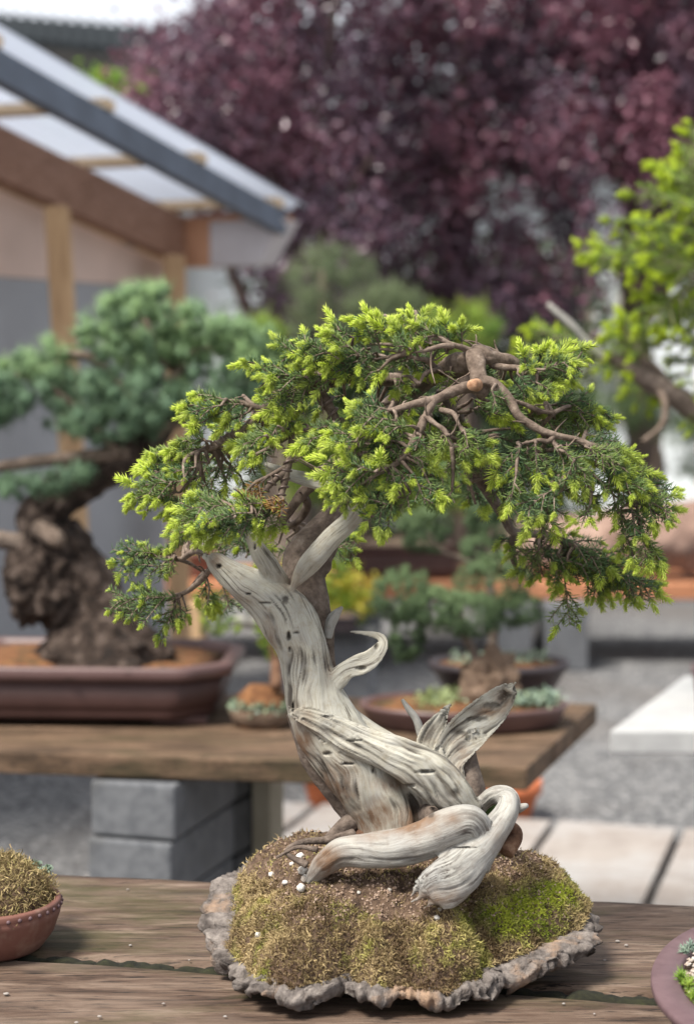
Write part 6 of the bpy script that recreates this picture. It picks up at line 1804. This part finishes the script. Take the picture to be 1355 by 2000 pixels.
hx, hy, yw = .105, .175, math.radians(-14)
cz = PZ(1263, 1928, ZF + .052)
c = np.array([cz[0] + .113, cz[1] + .02, ZF + .0015])
rp_ = thing('accent_planting', 'shallow mauve oval pot topped with white grit and tiny green plants', 'potted plant', c)
def ol(th):
    x_, y_ = np.cos(th) * hx, np.sin(th) * hy
    return x_ * math.cos(yw) - y_ * math.sin(yw), x_ * math.sin(yw) + y_ * math.cos(yw)
mb = MB(); ring_solid(mb, [(0.70, 0), (.74, .002), (.88, .03), (.97, .044), (1.0, .047), (1.0, .051), (.99, .053), (.80, .053), (.78, .051), (.77, .044)], ol, c, 120); put('pot_body', mb, M['mauve_pot'], rp_)
mb = MB(); ring_solid(mb, [(.5, .03), (.785, .046), (.5, .052), (.2, .055)], ol, c, 60); put('soil', mb, M['soil'], rp_)
mb = MB()
for k in range(1500):
    a_ = RNG.uniform(0, 2 * math.pi); r_ = math.sqrt(RNG.uniform(0, 1)) * .765
    x_, y_ = ol(np.array([a_])); r0 = RNG.uniform(.0012, .0027)
    w_ = c + np.array([x_[0] * r_, y_[0] * r_, .049 + .006 * (1 - r_)])
    d6 = np.array([[1, 0, 0], [-1, 0, 0], [0, 1, 0], [0, -1, 0], [0, 0, 1], [0, 0, -1.]]) * r0 * RNG.uniform(.6, 1.25, (6, 1))
    mb.add(w_ + d6, None, [[4, 0, 2], [4, 2, 1], [4, 1, 3], [4, 3, 0], [5, 2, 0], [5, 1, 2], [5, 3, 1], [5, 0, 3]])
put('grit', mb, mottled('white_grit', [(0.35, (0.16, 0.11, 0.08)), (0.46, (0.36, 0.29, 0.23)), (0.58, (0.50, 0.46, 0.41)), (0.72, (0.60, 0.58, 0.54))], 260, .9), rp_, smooth=False, kind='stuff')
for px, py, sz, tn in ((1331, 1903, .010, 0.2), (1345, 1916, .008, .5), (1337, 1850, .008, .1), (1350, 1840, .007, .0), (1352, 1938, .007, .5)):
    w_ = PZ(px, py, c[2] + .058)
    mb = MB(); n_ = 60
    d_ = nrm(RNG.normal(size=(n_, 3)) * .8 + np.array([0, 0, .8]))
    needles(mb, w_ - [0, 0, .004] + RNG.normal(size=(n_, 3)) * .001, d_, sz * RNG.uniform(.7, 1.1, n_), .0011, np.full(n_, tn))
    put('seedling', mb, M['sedum'] if tn < .15 else M['larch'], rp_)
# crumbs on the bench
mb = MB()
for px, py, r_ in ((13, 1941, 7), (320, 1960, 4), (195, 1985, 5), (150, 1997, 5), (440, 1985, 4), (1205, 1838, 6), (1222, 1846, 5), (1180, 1875, 4), (250, 1737, 4), (255, 1846, 4), (1100, 1960, 4), (1160, 1980, 3), (370, 1875, 3)):
    w_ = PZ(px, py, ZF + .002); blob(mb, w_, np.array([r_ * .9, r_ * .7, r_ * .4]) / F * 1.6, 10, 7, .3, 2, px)
tag(put('bench_crumbs', mb, M['paver'], kind='stuff'), 'pale crumbs of grit scattered on the front bench', 'crumbs')
